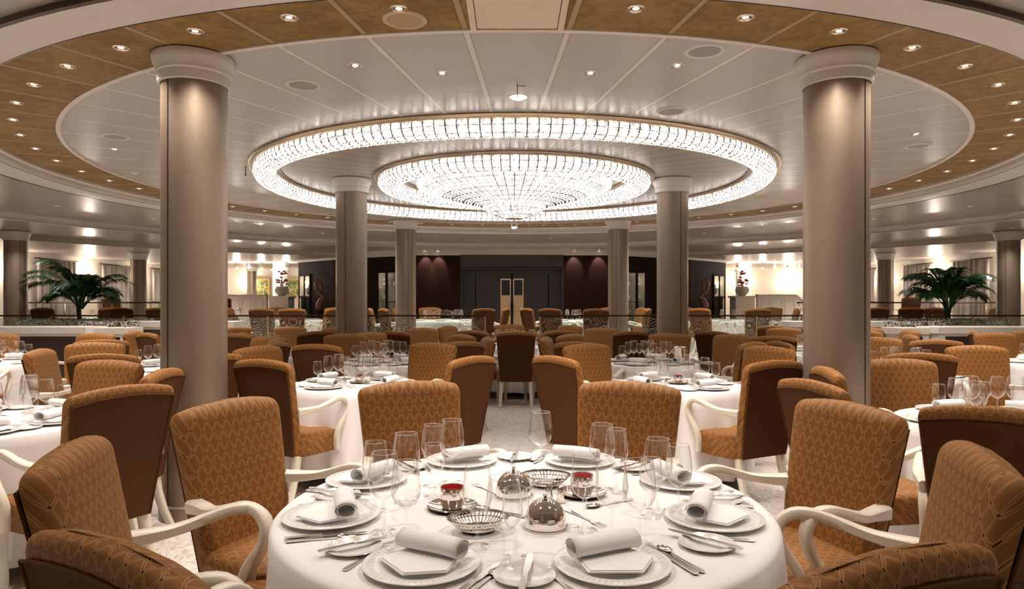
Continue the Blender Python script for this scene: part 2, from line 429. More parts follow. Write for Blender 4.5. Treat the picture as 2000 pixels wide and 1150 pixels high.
rc.box(-1.36, -1.02, 18.9, 19.0, .25, 2.28).box(1.02, 1.36, 18.9, 19.0, .25, 2.28).box(-1.02, 1.02, 18.9, 19.0, 2.17, 2.28)
rc.build('wall_door_recess', M['greydoor'], kind='structure')
for k, s in enumerate((-1, 1)):
    x0, x1 = sorted((s*.02, s*1.0))
    d = MB().box(x0, x1, 18.93, 18.98, .26, 2.16).build('door_%d' % (k+1), M['greydoor'], kind='structure')
    x0, x1 = sorted((s*.03, s*.32))
    f = MB(); f.box(x0, x1, 18.905, 18.93, .27, 1.58); f.box(x0, x1, 18.905, 18.93, 2.0, 2.04)
    f.box(x0, x0+.03, 18.905, 18.93, 1.58, 2.0).box(x1-.03, x1, 18.905, 18.93, 1.58, 2.0)
    f.build('brass_plate', M['brass'], d)
    MB().box(x0+.03, x1-.03, 18.915, 18.93, 1.58, 2.0).build('window_pane', M['granite_dark'], d)
    MB().tube([(s*.045, 18.86, 1.0), (s*.045, 18.86, 1.35)], .012).build('push_bar', M['brass'], d, smooth=180)
ec = MB().box(-.09, .07, 18.5, 18.6, 2.20, 2.24)
tag(MB().box(-.12, .12, 18.84, 18.89, 2.19, 2.235).build('door_closer', M['dark_recess']), 'small black door closer box above the brass double doors', 'door closer')

# ------------------------------------------------------------------ columns
def column(x, y, ztop, label, seam_a, z0=0, grp=None, r=.205):
    t = thing('column', label, 'column', (x, y, z0), 0, grp); t['kind'] = 'thing'
    h = ztop-z0
    sh = MB(); n = 48; prof = [(r+.012, 0), (r+.012, .10), (r, .11), (r, h-.17)]
    sh.lathe(prof, n); sh.build('shaft', M['column'], t, smooth=40)
    s = MB()
    for da in (0, pi):
        a = seam_a+da; c, q = cos(a)*(r+.0005), sin(a)*(r+.0005); tx, ty = -sin(a)*.004, cos(a)*.004
        s.add([(c-tx, q-ty, .11), (c+tx, q+ty, .11), (c+tx, q+ty, h-.18), (c-tx, q-ty, h-.18)], [(0, 1, 2, 3)])
        s.add([(c*1.004-tx, q*1.004-ty, .11), (c*1.004+tx, q*1.004+ty, .11), (c*1.004+tx, q*1.004+ty, h-.18), (c*1.004-tx, q*1.004-ty, h-.18)], [(0, 1, 2, 3)])
    s.build('seam', M['darkmetal'], t)
    c = MB(); c.lathe([(r+.004, h-.195), (r+.02, h-.19), (r+.024, h-.13), (r+.032, h-.12), (r+.034, h-.085), (r+.05, h-.06), (r+.056, h-.03), (r+.052, h-.008), (r+.03, h-.004), (0, h-.004)], 56)
    c.build('capital', M['cap'], t, smooth=30)
column(-2.125, 4.57, ZC, 'large champagne column at left, nearest the camera', -2.0)
column(2.17, 4.57, ZC, 'large champagne column at right, nearest the camera', -1.05)
column(-2.14, 9.11, ZC, 'second champagne column on the left, beside the chandelier', -1.75)
column(2.14, 9.11, ZC, 'second champagne column on the right, beside the chandelier', -1.25)
column(-2.14, 13.75, ZC, 'third champagne column on the left, before the dark wall', -1.2, .25)
column(2.14, 13.75, ZC, 'third champagne column on the right, before the dark wall', -1.9, .25)
column(-10.03, 13.8, 2.83, 'champagne column at the far left edge, left of the palm', -.6, .25)
column(10.03, 13.8, 2.83, 'champagne column at the far right edge, right of the palm', -2.4, .25)
column(-10.03, 18.35, 2.72, 'distant column just right of the left palm', -.6, .5)
column(10.03, 18.35, 2.72, 'distant column left of the right palm', -2.4, .5)

# ------------------------------------------------------------------ chandelier
def crystal_ring(name, label, R0, R1, drop, N, mat, z=ZC, rows=6):
    """half round ring of scalloped crystal between radii R1 (inner) and R0 (outer)"""
    t = thing(name, label, 'chandelier', (CX, CY, z))
    fr = MB()
    fr.lathe([(R0-.01, 0), (R0+.035, 0), (R0+.045, -.012), (R0+.035, -.03), (R0+.012, -.042), (R0-.012, -.045), (R0-.012, 0)], 200)
    fr.lathe([(R1+.01, 0), (R1-.03, 0), (R1-.036, -.012), (R1-.028, -.03), (R1-.008, -.04), (R1+.01, -.042), (R1+.01, 0)], 200)
    fr.build('frame', M['framegold'], t, smooth=40)
    mid, hw = (R0+R1)/2, (R0-R1)/2-.008
    core = MB(); wires = MB(); beads = MB(); S = 6; K = rows*2
    vs = []; tot = N*S
    def pt(a, k, off=0.):
        ph = (a/(2*pi)*N) % 1.0; bul = sqrt(max(0, 1-(2*ph-1)**2))*.055+.945
        q = pi*k/K; rr = (1*bul+off)
        return ((mid+cos(q)*hw*rr)*cos(a), (mid+cos(q)*hw*rr)*sin(a), -.035-sin(q)**.8*drop*rr if 0 < k < K else -.035)
    for i in range(tot):
        a = 2*pi*i/tot
        for k in range(K+1): vs.append(pt(a, k))
    fs = [(i*(K+1)+k, ((i+1) % tot)*(K+1)+k, ((i+1) % tot)*(K+1)+k+1, i*(K+1)+k+1) for i in range(tot) for k in range(K)]
    core.add(vs, fs); core.build('crystal_skirt', mat, t, smooth=180)
    for i in range(N):
        a = 2*pi*i/N
        pts = [pt(a, k, .03) for k in range(K+1)]
        wires.tube(pts, .0065, 4, cap=False)
    for k in range(1, K, 2):
        pts = [pt(2*pi*(i+.0)/(N*2)+.5*2*pi/(N*2), k, .012) for i in range(N*2+1)]
        wires.tube(pts, .0042, 3, cap=False)
    wires.build('wire_net', M['wire'], t)
    for i in range(N*5):
        a = 2*pi*(i+.5)/(N*5)
        for k in range(1, K):
            x, y, zz = pt(a, k+random.uniform(-.2, .2), .03); s = .008*random.uniform(.6, 1.2)
            beads.add([(x+s, y, zz), (x-s, y, zz), (x, y+s, zz), (x, y-s, zz), (x, y, zz+s*1.4), (x, y, zz-s*1.4)],
                      [(0, 2, 4), (2, 1, 4), (1, 3, 4), (3, 0, 4), (2, 0, 5), (1, 2, 5), (3, 1, 5), (0, 3, 5)])
    b = beads.build('crystal_beads', M['bead'], t); b['kind'] = 'stuff'
    return t
crystal_ring('crystal_ring_light', 'wide outer ring of lit crystal on the ceiling around the chandelier', 3.31, 3.03, .135, 200, M['crystal'], rows=5)
crystal_ring('crystal_ring_light', 'inner ring of lit crystal directly around the crystal bowl', 1.815, 1.50, .145, 110, M['crystal'], rows=5)
def bowl():
    t = thing('chandelier', 'tiered lit crystal bowl chandelier with hanging glass ball', 'chandelier', (CX, CY, 0))
    prof = [(1.25, 3.04), (1.28, 2.99), (1.27, 2.945), (1.20, 2.905), (1.10, 2.875), (1.06, 2.872), (1.04, 2.855), (.95, 2.825), (.82, 2.79), (.68, 2.755), (.55, 2.725), (.44, 2.70)]
    cup = [(.42, 2.715), (.415, 2.69), (.39, 2.655), (.33, 2.61), (.25, 2.575), (.16, 2.545), (.12, 2.54)]
    def tier(nm, prof, N, mat, wr):
        S = 4; tot = N*S; vs = []; m = len(prof); w = MB(); b = MB()
        def pt(a, k, off=0.):
            ph = (a/(2*pi)*N) % 1.0; bul = sqrt(max(0, 1-(2*ph-1)**2))*.03+.97+off
            r, z = prof[k]; return (r*bul*cos(a), r*bul*sin(a), z-(off*.3))
        for i in range(tot):
            for k in range(m): vs.append(pt(2*pi*i/tot, k))
        fs = [(i*m+k, ((i+1) % tot)*m+k, ((i+1) % tot)*m+k+1, i*m+k+1) for i in range(tot) for k in range(m-1)]
        MB().add(vs, fs).build(nm, mat, t, smooth=180)
        for i in range(N): w.tube([pt(2*pi*i/N, k, .012) for k in range(m)], wr, 4, cap=False)
        for k in range(1, m-1): w.tube([pt(2*pi*(i+.5)/(N*2), k, .006) for i in range(N*2+1)], wr*.5, 3, cap=False)
        w.build('wire_net', M['wire'], t)
        for i in range(N*4):
            a = 2*pi*(i+.5)/(N*4)
            for k in range(m-1):
                for u in ((.2, .5, .8) if prof[k][0] > .5 else (.3, .7)):
                    p, q = pt(a, k, .02), pt(a, k+1, .02); x, y, z = [p[j]+(q[j]-p[j])*u for j in range(3)]
                    s = .0085*random.uniform(.5, 1.2)*(1 if prof[k][0] > .5 else .6)
                    b.add([(x+s, y, z), (x-s, y, z), (x, y+s, z), (x, y-s, z), (x, y, z+s*1.4), (x, y, z-s*1.4)],
                          [(0, 2, 4), (2, 1, 4), (1, 3, 4), (3, 0, 4), (2, 0, 5), (1, 2, 5), (3, 1, 5), (0, 3, 5)])
        bb = b.build('crystal_beads', M['bead'], t); bb['kind'] = 'stuff'
    tier('crystal_bowl', prof, 60, M['crystal_bowl'], .006)
    tier('crystal_cup', cup, 26, M['crystal_bowl'], .003)
    MB().lathe([(0, 2.56), (.11, 2.555), (.125, 2.545), (.12, 2.532), (.06, 2.525), (0, 2.52)], 32).build('finial_plate', M['framegold'], t, smooth=40)
    MB().tube([(0, 0, 2.53), (0, 0, 2.47)], .006).build('finial_rod', M['framegold'], t, smooth=180)
    g = MB(); g.lathe([(.047*sin(q*pi/12), -.047*cos(q*pi/12)) for q in range(13)], 24, cz=2.435)
    gm = bpy.data.materials.new('solid_crystal'); gm.use_nodes = True
    bb = gm.node_tree.nodes['Principled BSDF']; bb.inputs['Transmission Weight'].default_value = 1; bb.inputs['Roughness'].default_value = .0; bb.inputs['IOR'].default_value = 1.5
    g.build('crystal_ball', gm, t, smooth=180)
bowl()

# ------------------------------------------------------------------ ceiling lights and fittings
def mk_down():
    t = thing('downlight', '', 'ceiling light')
    MB().lathe([(.030, .004), (.034, -.004), (.044, -.007), (.052, -.003), (.053, .004)], 20).build('trim', M['silver'], t, smooth=60)
    MB().lathe([(0, .0), (.018, .0), (.031, .003)], 16).build('bulb', M['bulb'], t)
    light('spot', 'SPOT', (0, 0, -.02), SPOT_W, parent=t, size=.03, spot=115, blend=.8)
    return t
DL = Proto(mk_down)
k_ang = 2*pi/52
for k in range(1, 52):
    a = k*k_ang; x, y = CX+5.46*sin(a), CY-5.46*cos(a)
    side = 'left' if x < 0 else 'right'; dep = 'near' if y < 7 else ('far' if y > 12.5 else 'middle')
    DL.put((x, y, ZC), 0, 'small downlight in the %s %s part of the gold ceiling ring' % (dep, side), 'downlights in the gold ceiling ring, %s %s' % (dep, side))
def dl(x, y, z, lab, grp=None): return DL.put((x, y, z), 0, lab, grp)
for k, lab in ((-2, 'outer left'), (-1, 'inner left'), (1, 'inner right'), (2, 'outer right')):
    a = k*k_ang; r = 4.64 if abs(k) == 2 else 4.38
    dl(CX+r*sin(a), CY-r*cos(a), ZC, 'small downlight in the white ceiling before the crystal ring, %s of four' % lab, 'downlights before the crystal ring')
dl(-4.25, 7.3, ZC, 'lone small downlight in white ceiling panels left of the left column')
dl(3.93, 6.64, ZC, 'lone small downlight in white ceiling panels right of the right column')
for i in range(26):
    a = 2*pi*(i+.5)/26; x, y = CX+7.6*sin(a), CY-7.6*cos(a)
    side = 'left' if x < 0 else 'right'; dep = 'near' if y < 7 else ('far' if y > 12.5 else 'middle')
    dl(x, y, 2.955, 'small downlight in the taupe ceiling outside the gold ring, %s %s' % (dep, side), 'downlights outside the gold ring, %s %s' % (dep, side))
for i in range(24):
    a = 2*pi*(i+.5)/24; x, y = CX+10.4*sin(a), CY-10.4*cos(a)
    if y > 18.4 and abs(x) < 5 or y < -2: continue
    side = 'left' if x < 0 else 'right'
    dl(x, y, 2.83, 'small downlight in the lower soffit on the %s' % side, 'downlights in the %s soffit' % side)
for x, y in ((-7.9, 18.9), (7.9, 18.9), (-9.6, 19.6), (9.6, 19.6)): dl(x, y, 2.72, 'added small downlight brightening the %s stair parapet' % ('left' if x < 0 else 'right'), 'added downlights above the %s parapet' % ('left' if x < 0 else 'right'))  # extra lamps added to brighten the parapets
for x in (-12, -9, 9, 12):
    for y in (16.5, 19, 22, 25):
        if sqrt((x-CX)**2+(y-CY)**2) < 11.9: continue
        dl(x, y, 2.72, 'small downlight over the far %s seating area' % ('left' if x < 0 else 'right'), 'downlights over the far %s seating' % ('left' if x < 0 else 'right'))
d = thing('dome_light', 'bright white dome light on the ceiling just before the crystal ring', 'ceiling light', (CX+.02, CY-3.78, ZC))
MB().lathe([(0, -.022), (.04, -.018), (.062, -.006), (.066, .002)], 28).build('diffuser', M['dome'], d, smooth=180)
MB().lathe([(.066, .0), (.075, -.004), (.078, .002)], 28).build('rim', M['white_paint'], d, smooth=60)
def mk_speaker():
    t = thing('ceiling_speaker', '', 'speaker')
    MB().lathe([(.10, .0), (.105, -.008), (.118, -.010), (.128, -.004), (.13, .002)], 40).build('rim', M['cap'], t, smooth=50)
    MB().lathe([(0, -.004), (.10, -.004)], 40).build('grille', M['grille'], t)
    return t
SP = Proto(mk_speaker)
def mk_speaker2():
    t = thing('ceiling_speaker', '', 'speaker'); g_ = simple('gold_grille', (.42, .29, .16), .6)
    MB().lathe([(.10, .0), (.105, -.008), (.118, -.010), (.128, -.004), (.13, .002)], 40).build('rim', simple('gold_rim', (.55, .42, .28), .5), t, smooth=50)
    MB().lathe([(0, -.004), (.10, -.004)], 40).build('grille', g_, t)
    return t
SP2 = Proto(mk_speaker2)
for x, y, lab in ((-1.57, 5.13, 'round ceiling speaker grille in white panels right of the left column'), (1.25, 4.43, 'round ceiling speaker in white panels left of the right column'),
                  (1.36, 5.83, 'round ceiling speaker just outside the crystal ring on the right'), (-.62, 3.94, 'round speaker grille in the gold ceiling left of the hatch'),
                  (-3.92, 6.75, 'faint round speaker in the ceiling left of the left column'), (4.25, 7.15, 'faint round speaker in the ceiling right of the right column')):
    (SP2 if 'gold' in lab else SP).put((x, y, ZC), 0, lab)
h = thing('ceiling_hatch', 'square access hatch in the gold ceiling at top centre', 'hatch', (CX, CY-5.46, ZC))
MB().box(-.235, .235, -.33, .285, -.012, .0).build('panel', M['ceil_hatch'] if 'ceil_hatch' in M else simple('hatch_board', (.74, .60, .47), .5, bump=.1, bscale=20), h)
f = MB(); f.box(-.275, -.24, -.35, .32, -.02, 0).box(.24, .275, -.35, .32, -.02, 0).box(-.24, .24, .29, .32, -.02, 0).box(-.24, .24, -.35, -.335, -.02, 0)
f.build('frame', simple('hatch_frame', (.72, .60, .48), .5), h)
for x, y, z, lab in ((-4.75, 8.6, ZC, 'small white smoke detector on the ceiling left of the left column'), (-3.2, 8.2, ZC, 'thin dark sprinkler stem hanging left of the crystal ring')):
    if 'smoke' in lab:
        tag(MB().lathe([(0, -.035), (.02, -.034), (.03, -.022), (.05, -.018), (.055, 0)], 20).build('smoke_detector', M['cap'], smooth=40, loc=(x, y, z)), lab, 'detector')
    else:
        tag(MB().tube([(0, 0, 0), (0, 0, -.11)], .006, 6).lathe([(0, -.10), (.014, -.11), (.0, -.125)], 8).build('sprinkler', M['darkmetal'], loc=(x, y, z)), lab, 'sprinkler')
tag(MB().tube([(0, 0, 0), (0, 0, -.10)], .003, 6).tube([(0, 0, -.02), (.06, 0, -.02)], .003, 6).build('wire_hook', M['darkmetal'], loc=(CX+.01, CY-4.12, ZC)), 'thin bent wire on the ceiling above the dome light', 'hook')

# ------------------------------------------------------------------ chairs
def super_row(w, tf, tb, yc, z, n=24, e=.45):
    out = []
    for i in range(n):
        a = 2*pi*i/n; c, s = cos(a), sin(a)
        x = math.copysign(abs(c)**e, c)*w; y = abs(s)**(e+.1)*tf if s > 0 else -abs(s)**.22*tb
        out.append((x, yc+y, z))
    return out
def mk_chair():
    t = thing('dining_armchair', '', 'chair')
    # backrest
    n = 28; rows = []; zt0, zb = .995, .345
    VS = [0, .08, .17, .26, .35, .44, .53, .62, .71, .79, .86, .905, .93, .95, .968, .983, .993, 1.0]; NV = len(VS)-1
    for j in range(NV+1):
        v = VS[j]; z = zb+(zt0-zb)*v
        w = .215+.052*v**.9; yc = -.205-.125*v**1.15
        th = .048
        rd = sqrt(max(0, 1-(max(0, v-.93)/.07)**2)); th *= .12+.88*rd
        row = super_row(w-.03*(1-rd), th*(1.1 if v > .3 else 1), th*.75, yc, z, n)
        rows.append([(x, y, zz+(.030*(1-(x/.26)**2)*v**3)) for x, y, zz in row])
    vs = [p for r in rows for p in r]
    fs = [(j*n+i, j*n+(i+1) % n, (j+1)*n+(i+1) % n, (j+1)*n+i) for j in range(NV) for i in range(n)]
    fs += [tuple(range(n-1, -1, -1)), tuple(NV*n+i for i in range(n))]
    MB().add(vs, fs).build('backrest', M['fabric'], t, smooth=55)
    # flat plain panel on the outside of the back, with a welt round it
    rp = MB(); vs = []; m = 9
    for j in range(m):
        v = j/(m-1)*.935; z = zb-.005+(zt0-zb)*v; w = (.215+.052*v**.9)-.012; y = -.205-.125*v**1.15-.048*.75-.0015
        for i in range(9):
            u = i/8*2-1; vs.append((u*w, y, z+.030*(1-(u*w/.26)**2)*v**3))
    fs = [(j*9+i, j*9+i+1, (j+1)*9+i+1, (j+1)*9+i) for j in range(m-1) for i in range(8)]
    rp.add(vs, fs)
    edge = [vs[j*9] for j in range(m)]+[vs[(m-1)*9+i] for i in range(1, 9)]+[vs[j*9+8] for j in range(m-2, -1, -1)]
    rp.tube(edge, .005, 5)
    r = rp.build('rear_panel', M['rear'], t, smooth=60); r['label'] = 'plain dark brown fabric'
    # seat
    sb = MB(); n = 28; rows = []
    for z, k in ((.335, .965), (.34, .985), (.36, 1), (.43, 1), (.462, .985), (.478, .94), (.486, .80), (.490, .5)):
        row = []
        for i in range(n):
            a = 2*pi*i/n; c, s = cos(a), sin(a)
            x = math.copysign(abs(c)**.35, c); y = math.copysign(abs(s)**.35, s)
            wy = .02+y*.25*k; ww = (.262+.03*(wy+.2)/.45)*k
            row.append((x*ww, wy, z))
        rows.append(row)
    vs = [p for r in rows for p in r]; L = len(rows)
    fs = [(j*n+i, j*n+(i+1) % n, (j+1)*n+(i+1) % n, (j+1)*n+i) for j in range(L-1) for i in range(n)]
    fs += [tuple(range(n-1, -1, -1)), tuple((L-1)*n+i for i in range(n))]
    sb.add(vs, fs).build('seat', M['fabric'], t, smooth=55)
    # arms
    from mathutils import Vector as V
    ctrl = [(.238, -.245, .655), (.262, -.17, .660), (.292, -.09, .668), (.308, -.01, .690), (.312, .07, .712), (.312, .135, .708), (.312, .178, .668), (.312, .178, .615), (.31, .145, .555), (.305, .105, .495), (.298, .09, .43), (.296, .095, .345)]
    def smooth_path(c, k=3):
        out = []
        for i in range(len(c)-1):
            p0, p1, p2, p3 = V(c[max(i-1, 0)]), V(c[i]), V(c[i+1]), V(c[min(i+2, len(c)-1)])
            for q in range(k):
                u = q/k; out.append(.5*((2*p1)+(-p0+p2)*u+(2*p0-5*p1+4*p2-p3)*u*u+(-p0+3*p1-3*p2+p3)*u**3))
        return out+[V(c[-1])]
    for s in (1, -1):
        pts = [(s*p.x, p.y, p.z) for p in smooth_path(ctrl)]; N = len(pts)
        hw = [.020+.014*max(0, 1-i/9) if i < 9 else .020 for i in range(N)]; ht = [.017+.009*max(0, 1-i/5) for i in range(N)]
        MB().ribbon(pts, (1, 0, 0), hw, ht).build('arm', M['cream'], t, smooth=50)
    for s in (1, -1):
        MB().ribbon([(s*.245, .215, .34), (s*.252, .228, .28), (s*.25, .22, .18), (s*.247, .205, .08), (s*.248, .212, 0)], (1, 0, 0), [.028, .026, .021, .017, .018], [.028, .026, .021, .017, .018]).build('leg', M['cream'], t, smooth=50)
        MB().ribbon([(s*.195, -.20, .34), (s*.198, -.215, .24), (s*.205, -.25, .12), (s*.212, -.30, 0)], (1, 0, 0), [.026, .024, .021, .019], [.028, .025, .021, .019]).build('leg', M['cream'], t, smooth=50)
    return t
CH = Proto(mk_chair)
BT = .33     # the top of the back stands this far behind the middle of the seat
PLAN = []
def chair(x, y, fx, fy, label, group=None, z=0):
    L = sqrt(fx*fx+fy*fy); fx, fy = fx/L, fy/L
    PLAN.append([x+fx*BT, y+fy*BT, fx, fy, label, group, z])
def seat_chairs():
    """keep the farther chairs clear of each other, of tables and of columns"""
    cols = [(s*2.14, y) for s in (-1, 1) for y in (4.57, 9.11, 13.75)]+[(s*10.03, y) for s in (-1, 1) for y in (13.8, 18.35)]
    boxes = [(s*7.35, 10.0, 1.3, .3) for s in (-1, 1)]+[(s*5.85, 10.15, .25, .25) for s in (-1, 1)]+[(s*5.6, 11.6, 1.0, .3) for s in (-1, 1)]+[(0, 12.72, 12.6, .06)]+[(s*8.75, 14.05, 1.14, .5) for s in (-1, 1)]
    def circ(c): return ((c[0]+c[2]*.05, c[1]+c[3]*.05), (c[0]-c[2]*.20, c[1]-c[3]*.20))
    for it in range(120):
        for i, a in enumerate(PLAN):
            ma = 0 if a[1] < 5.2 else (.25 if a[1] < 6.6 else 1)
            if not ma: continue
            px = py = 0
            for j, b in enumerate(PLAN):
                if i == j or abs(a[0]-b[0]) > 1 or abs(a[1]-b[1]) > 1: continue
                mb = 0 if b[1] < 5.2 else (.25 if b[1] < 6.6 else 1); sh = ma/(ma+mb)
                for p in circ(a):
                    for q in circ(b):
                        dx, dy = p[0]-q[0], p[1]-q[1]; d = sqrt(dx*dx+dy*dy)+1e-6
                        if d < .50: px += dx/d*(.50-d)*sh*.4; py += dy/d*(.50-d)*sh*.4
            for tx, ty, R, z0, desc in TB.values():
                p = circ(a)[0]; dx, dy = p[0]-tx, p[1]-ty; d = sqrt(dx*dx+dy*dy)+1e-6
                if d < R+.24: px += dx/d*(R+.24-d)*.5; py += dy/d*(R+.24-d)*.5
            for tx, ty in cols:
                for p in circ(a):
                    dx, dy = p[0]-tx, p[1]-ty; d = sqrt(dx*dx+dy*dy)+1e-6
                    if d < .50: px += dx/d*(.50-d)*.6; py += dy/d*(.50-d)*.6
            for bx, by, hx, hy in boxes:
                for p in circ(a):
                    qx = min(max(p[0], bx-hx), bx+hx); qy = min(max(p[1], by-hy), by+hy); dx, dy = p[0]-qx, p[1]-qy; d = sqrt(dx*dx+dy*dy)+1e-6
                    if d < .27: px += dx/d*(.27-d)*.6; py += (dy/d*(.27-d) if d > .001 else (-.2 if a[6] == 0 else .2))*.6
            a[0] += px; a[1] += py
    for x, y, fx, fy, label, group, z in PLAN: CH.put((x, y, z), atan2(-fx, fy), label, group)
def chair_old(x, y, fx, fy, label, group=None, z=0):
    """x, y is where the top of the back stands; fx, fy the way it faces"""
    L = sqrt(fx*fx+fy*fy); fx, fy = fx/L, fy/L
    return CH.put((x+fx*BT, y+fy*BT, z), atan2(-fx, fy), label, group)

# ------------------------------------------------------------------ tables
TB = {}
def cloth_mesh(R, zt, zb, seed, folds):
    rnd = random.Random(seed); n = 180; vs = []; prof = [(0, zt), (.5, zt), (R-.03, zt), (R-.008, zt-.003), (R+.004, zt-.014)]
    ks = [(folds, rnd.uniform(0, 6), 1.0), (folds*2-3, rnd.uniform(0, 6), .4), (folds//2+1, rnd.uniform(0, 6), .5)]
    m = len(prof); H = 12
    for i in range(n):
        a = 2*pi*i/n; row = [(r*R/(R) if k < 2 else r, z) for k, (r, z) in enumerate(prof)]
        f = sum(w*sin(k*a+p) for k, p, w in ks)/1.4
        f = math.copysign(abs(f)**.8, f)
        for h in range(1, H+1):
            t = h/H; row.append((R+.006+t*.035+f*.045*t**1.1*(1+.2*sin(3*a)), zt-.014-(zt-zb-.014)*t))
        for r, z in row: vs.append((r*cos(a), r*sin(a), z))
    M_ = m+H
    fs = [(i*M_+k, ((i+1) % n)*M_+k, ((i+1) % n)*M_+k+1, i*M_+k+1) for i in range(n) for k in range(M_-1)]
    return MB().add(vs, fs)
def table(key, x, y, R, desc, z0=0, folds=13):
    TB[key] = (x, y, R, z0, desc)
    t = thing('round_table', 'round dining table under the white cloth: %s' % desc, 'table', (x, y, z0), 0)
    MB().lathe([(0, .742), (R-.012, .742), (R-.012, .715), (0, .715)], 48).build('tabletop', M['redwood'], t)
    MB().lathe([(0, .715), (.05, .715), (.045, .1), (.2, .03), (.22, 0), (0, 0)], 24).build('pedestal', M['darkmetal'], t, smooth=40)
    c = cloth_mesh(R, .75, .10 if R < .75 else .06, hash(key) % 97 if False else sum(map(ord, key)), folds).build('tablecloth', M['cloth'], smooth=60, loc=(x, y, z0))
    tag(c, 'long white tablecloth draped over %s' % desc, 'tablecloth')
    return t
table('T0', .04, 2.28, .80, 'the nearest table', folds=17)
table('T1', -1.28, 5.6, .53, 'the middle left table')
table('T2', 1.34, 5.55, .53, 'the middle right table')
table('T3', -1.42, 7.5, .53, 'the inner left column table')
table('T4', 1.5, 7.5, .53, 'the ice bucket table')
table('T5', .05, 10.5, .62, 'the centre aisle table')
table('T6', -3.6, 9.6, .53, 'the table between the left columns')
table('T7', 3.9, 8.9, .53, 'the table between the right columns')
table('T8', -5.75, 7.5, .60, 'the far left counter-side table')
table('T9', -3.45, 6.9, .53, 'the table behind the big left column')
table('T10', -2.98, 3.85, .62, 'the table at the left picture edge')
table('T11', 2.82, 3.8, .62, 'the table at the right picture edge')
table('T12', 6.05, 7.5, .62, 'the far right counter-side table')
table('T13', 3.75, 6.5, .50, 'the table behind the big right column')
table('T14', -1.5, 14.9, .78, 'the platform table left of the doors', .25)
table('T15', 1.6, 14.9, .78, 'the platform table right of the doors', .25)
table('T16', -4.9, 15.2, .70, 'the platform table by the left wine cabinets', .25)
table('T17', 5.0, 15.2, .70, 'the platform table by the right wine cabinets', .25)
table('T18', -10.2, 16.3, .60, 'the table behind the left palm', .25)
table('T19', 10.6, 16.3, .60, 'the table behind the right palm', .25)
def to(key, x, y): return TB[key][0]-x, TB[key][1]-y
def ch(x, y, key, label, group=None, z=0, d=None):
    fx, fy = d or to(key, x, y); return chair(x, y, fx, fy, label, group, z)
# nearest table
ch(-.52, 3.47, 'T0', 'patterned ochre armchair facing the camera, behind the nearest table, left one')
ch(.59, 3.45, 'T0', 'patterned ochre armchair facing the camera, behind the nearest table, right one')
ch(-1.18, 2.83, 'T0', 'large ochre lattice armchair left of the nearest table, before the big left column')
ch(1.36, 2.76, 'T0', 'large ochre lattice armchair right of the nearest table, before the big right column')
ch(-1.27, 1.95, 'T0', 'ochre armchair at lower left, its arm reaching toward the nearest table')
ch(1.30, 1.88, 'T0', 'ochre armchair cut by the right edge, arm reaching toward the nearest table')
ch(-.68, 1.15, 'T0', 'armchair at bottom left corner showing only its curved top edge')
ch(.61, 1.10, 'T0', 'armchair at bottom right corner showing only its curved top edge')
# middle left table
ch(-1.74, 4.76, 'T1', 'dark-backed armchair turned away at the left of the middle left table', d=(.45, .89))
ch(-2.02, 6.0, 'T1', 'ochre armchair right behind the dark-backed chair of the middle left table')
ch(-.83, 6.5, 'T1', 'ochre armchair facing the camera at the right rear of the middle left table')
ch(-.36, 5.06, 'T1', 'brown-backed armchair turned away at the right of the middle left table', d=(-.80, .55))
ch(.47, 5.1, 'T2', 'brown-backed armchair turned away at the left of the middle right table', d=(.80, .55))
ch(.90, 6.35, 'T2', 'ochre armchair facing the camera at the left rear of the middle right table')
ch(2.15, 6.05, 'T2', 'ochre armchair behind the dark-backed chair of the middle right table')
ch(1.80, 4.68, 'T2', 'dark-backed armchair turned away at the right of the middle right table', d=(-.45, .89))
# tables by the inner columns
ch(-1.72, 6.72, 'T3', 'brown-backed armchair behind the glasses of the middle left table', d=(.25, .9))
ch(-.69, 6.78, 'T3', 'dark-topped armchair partly hidden by the ochre one, right of centre-left table', d=(-.5, .7))
ch(-.63, 8.15, 'T3', 'light ochre armchair facing the camera left of the aisle chair, near side')
ch(-1.73, 8.25, 'T3', 'light ochre armchair facing the camera in front of the inner left column')
ch(-2.22, 7.4, 'T3', 'armchair in side view facing right, left of the inner left column table')
ch(-.30, 7.75, 'T3', 'armchair in side view facing left on the left of the aisle')
ch(1.04, 6.78, 'T4', 'dark-topped armchair half hidden by the ochre one, right of the aisle', d=(.4, .75))
ch(.74, 8.2, 'T4', 'light ochre armchair facing the camera right of the aisle chair, near side')
ch(1.86, 8.3, 'T4', 'light ochre armchair facing the camera in front of the inner right column')
ch(2.22, 6.95, 'T4', 'dark-backed armchair right of the ice bucket', d=(-.55, .6))
ch(.45, 7.75, 'T4', 'armchair in side view facing right on the right of the aisle')
# aisle table
ch(.06, 9.12, 'T5', 'plain-backed armchair with white legs alone in the middle of the aisle', d=(0, 1))
ch(-.72, 10.9, 'T5', 'ochre armchair beyond the aisle table, left of three', 'armchairs beyond the aisle table')
ch(-.03, 11.55, 'T5', 'ochre armchair beyond the aisle table, middle of three', 'armchairs beyond the aisle table')
ch(.70, 11.1, 'T5', 'ochre armchair beyond the aisle table, right of three', 'armchairs beyond the aisle table')
ch(-.52, 9.35, 'T5', 'armchair with a dark back at the near left of the aisle table')
ch(.62, 9.35, 'T5', 'armchair with a dark back at the near right of the aisle table')
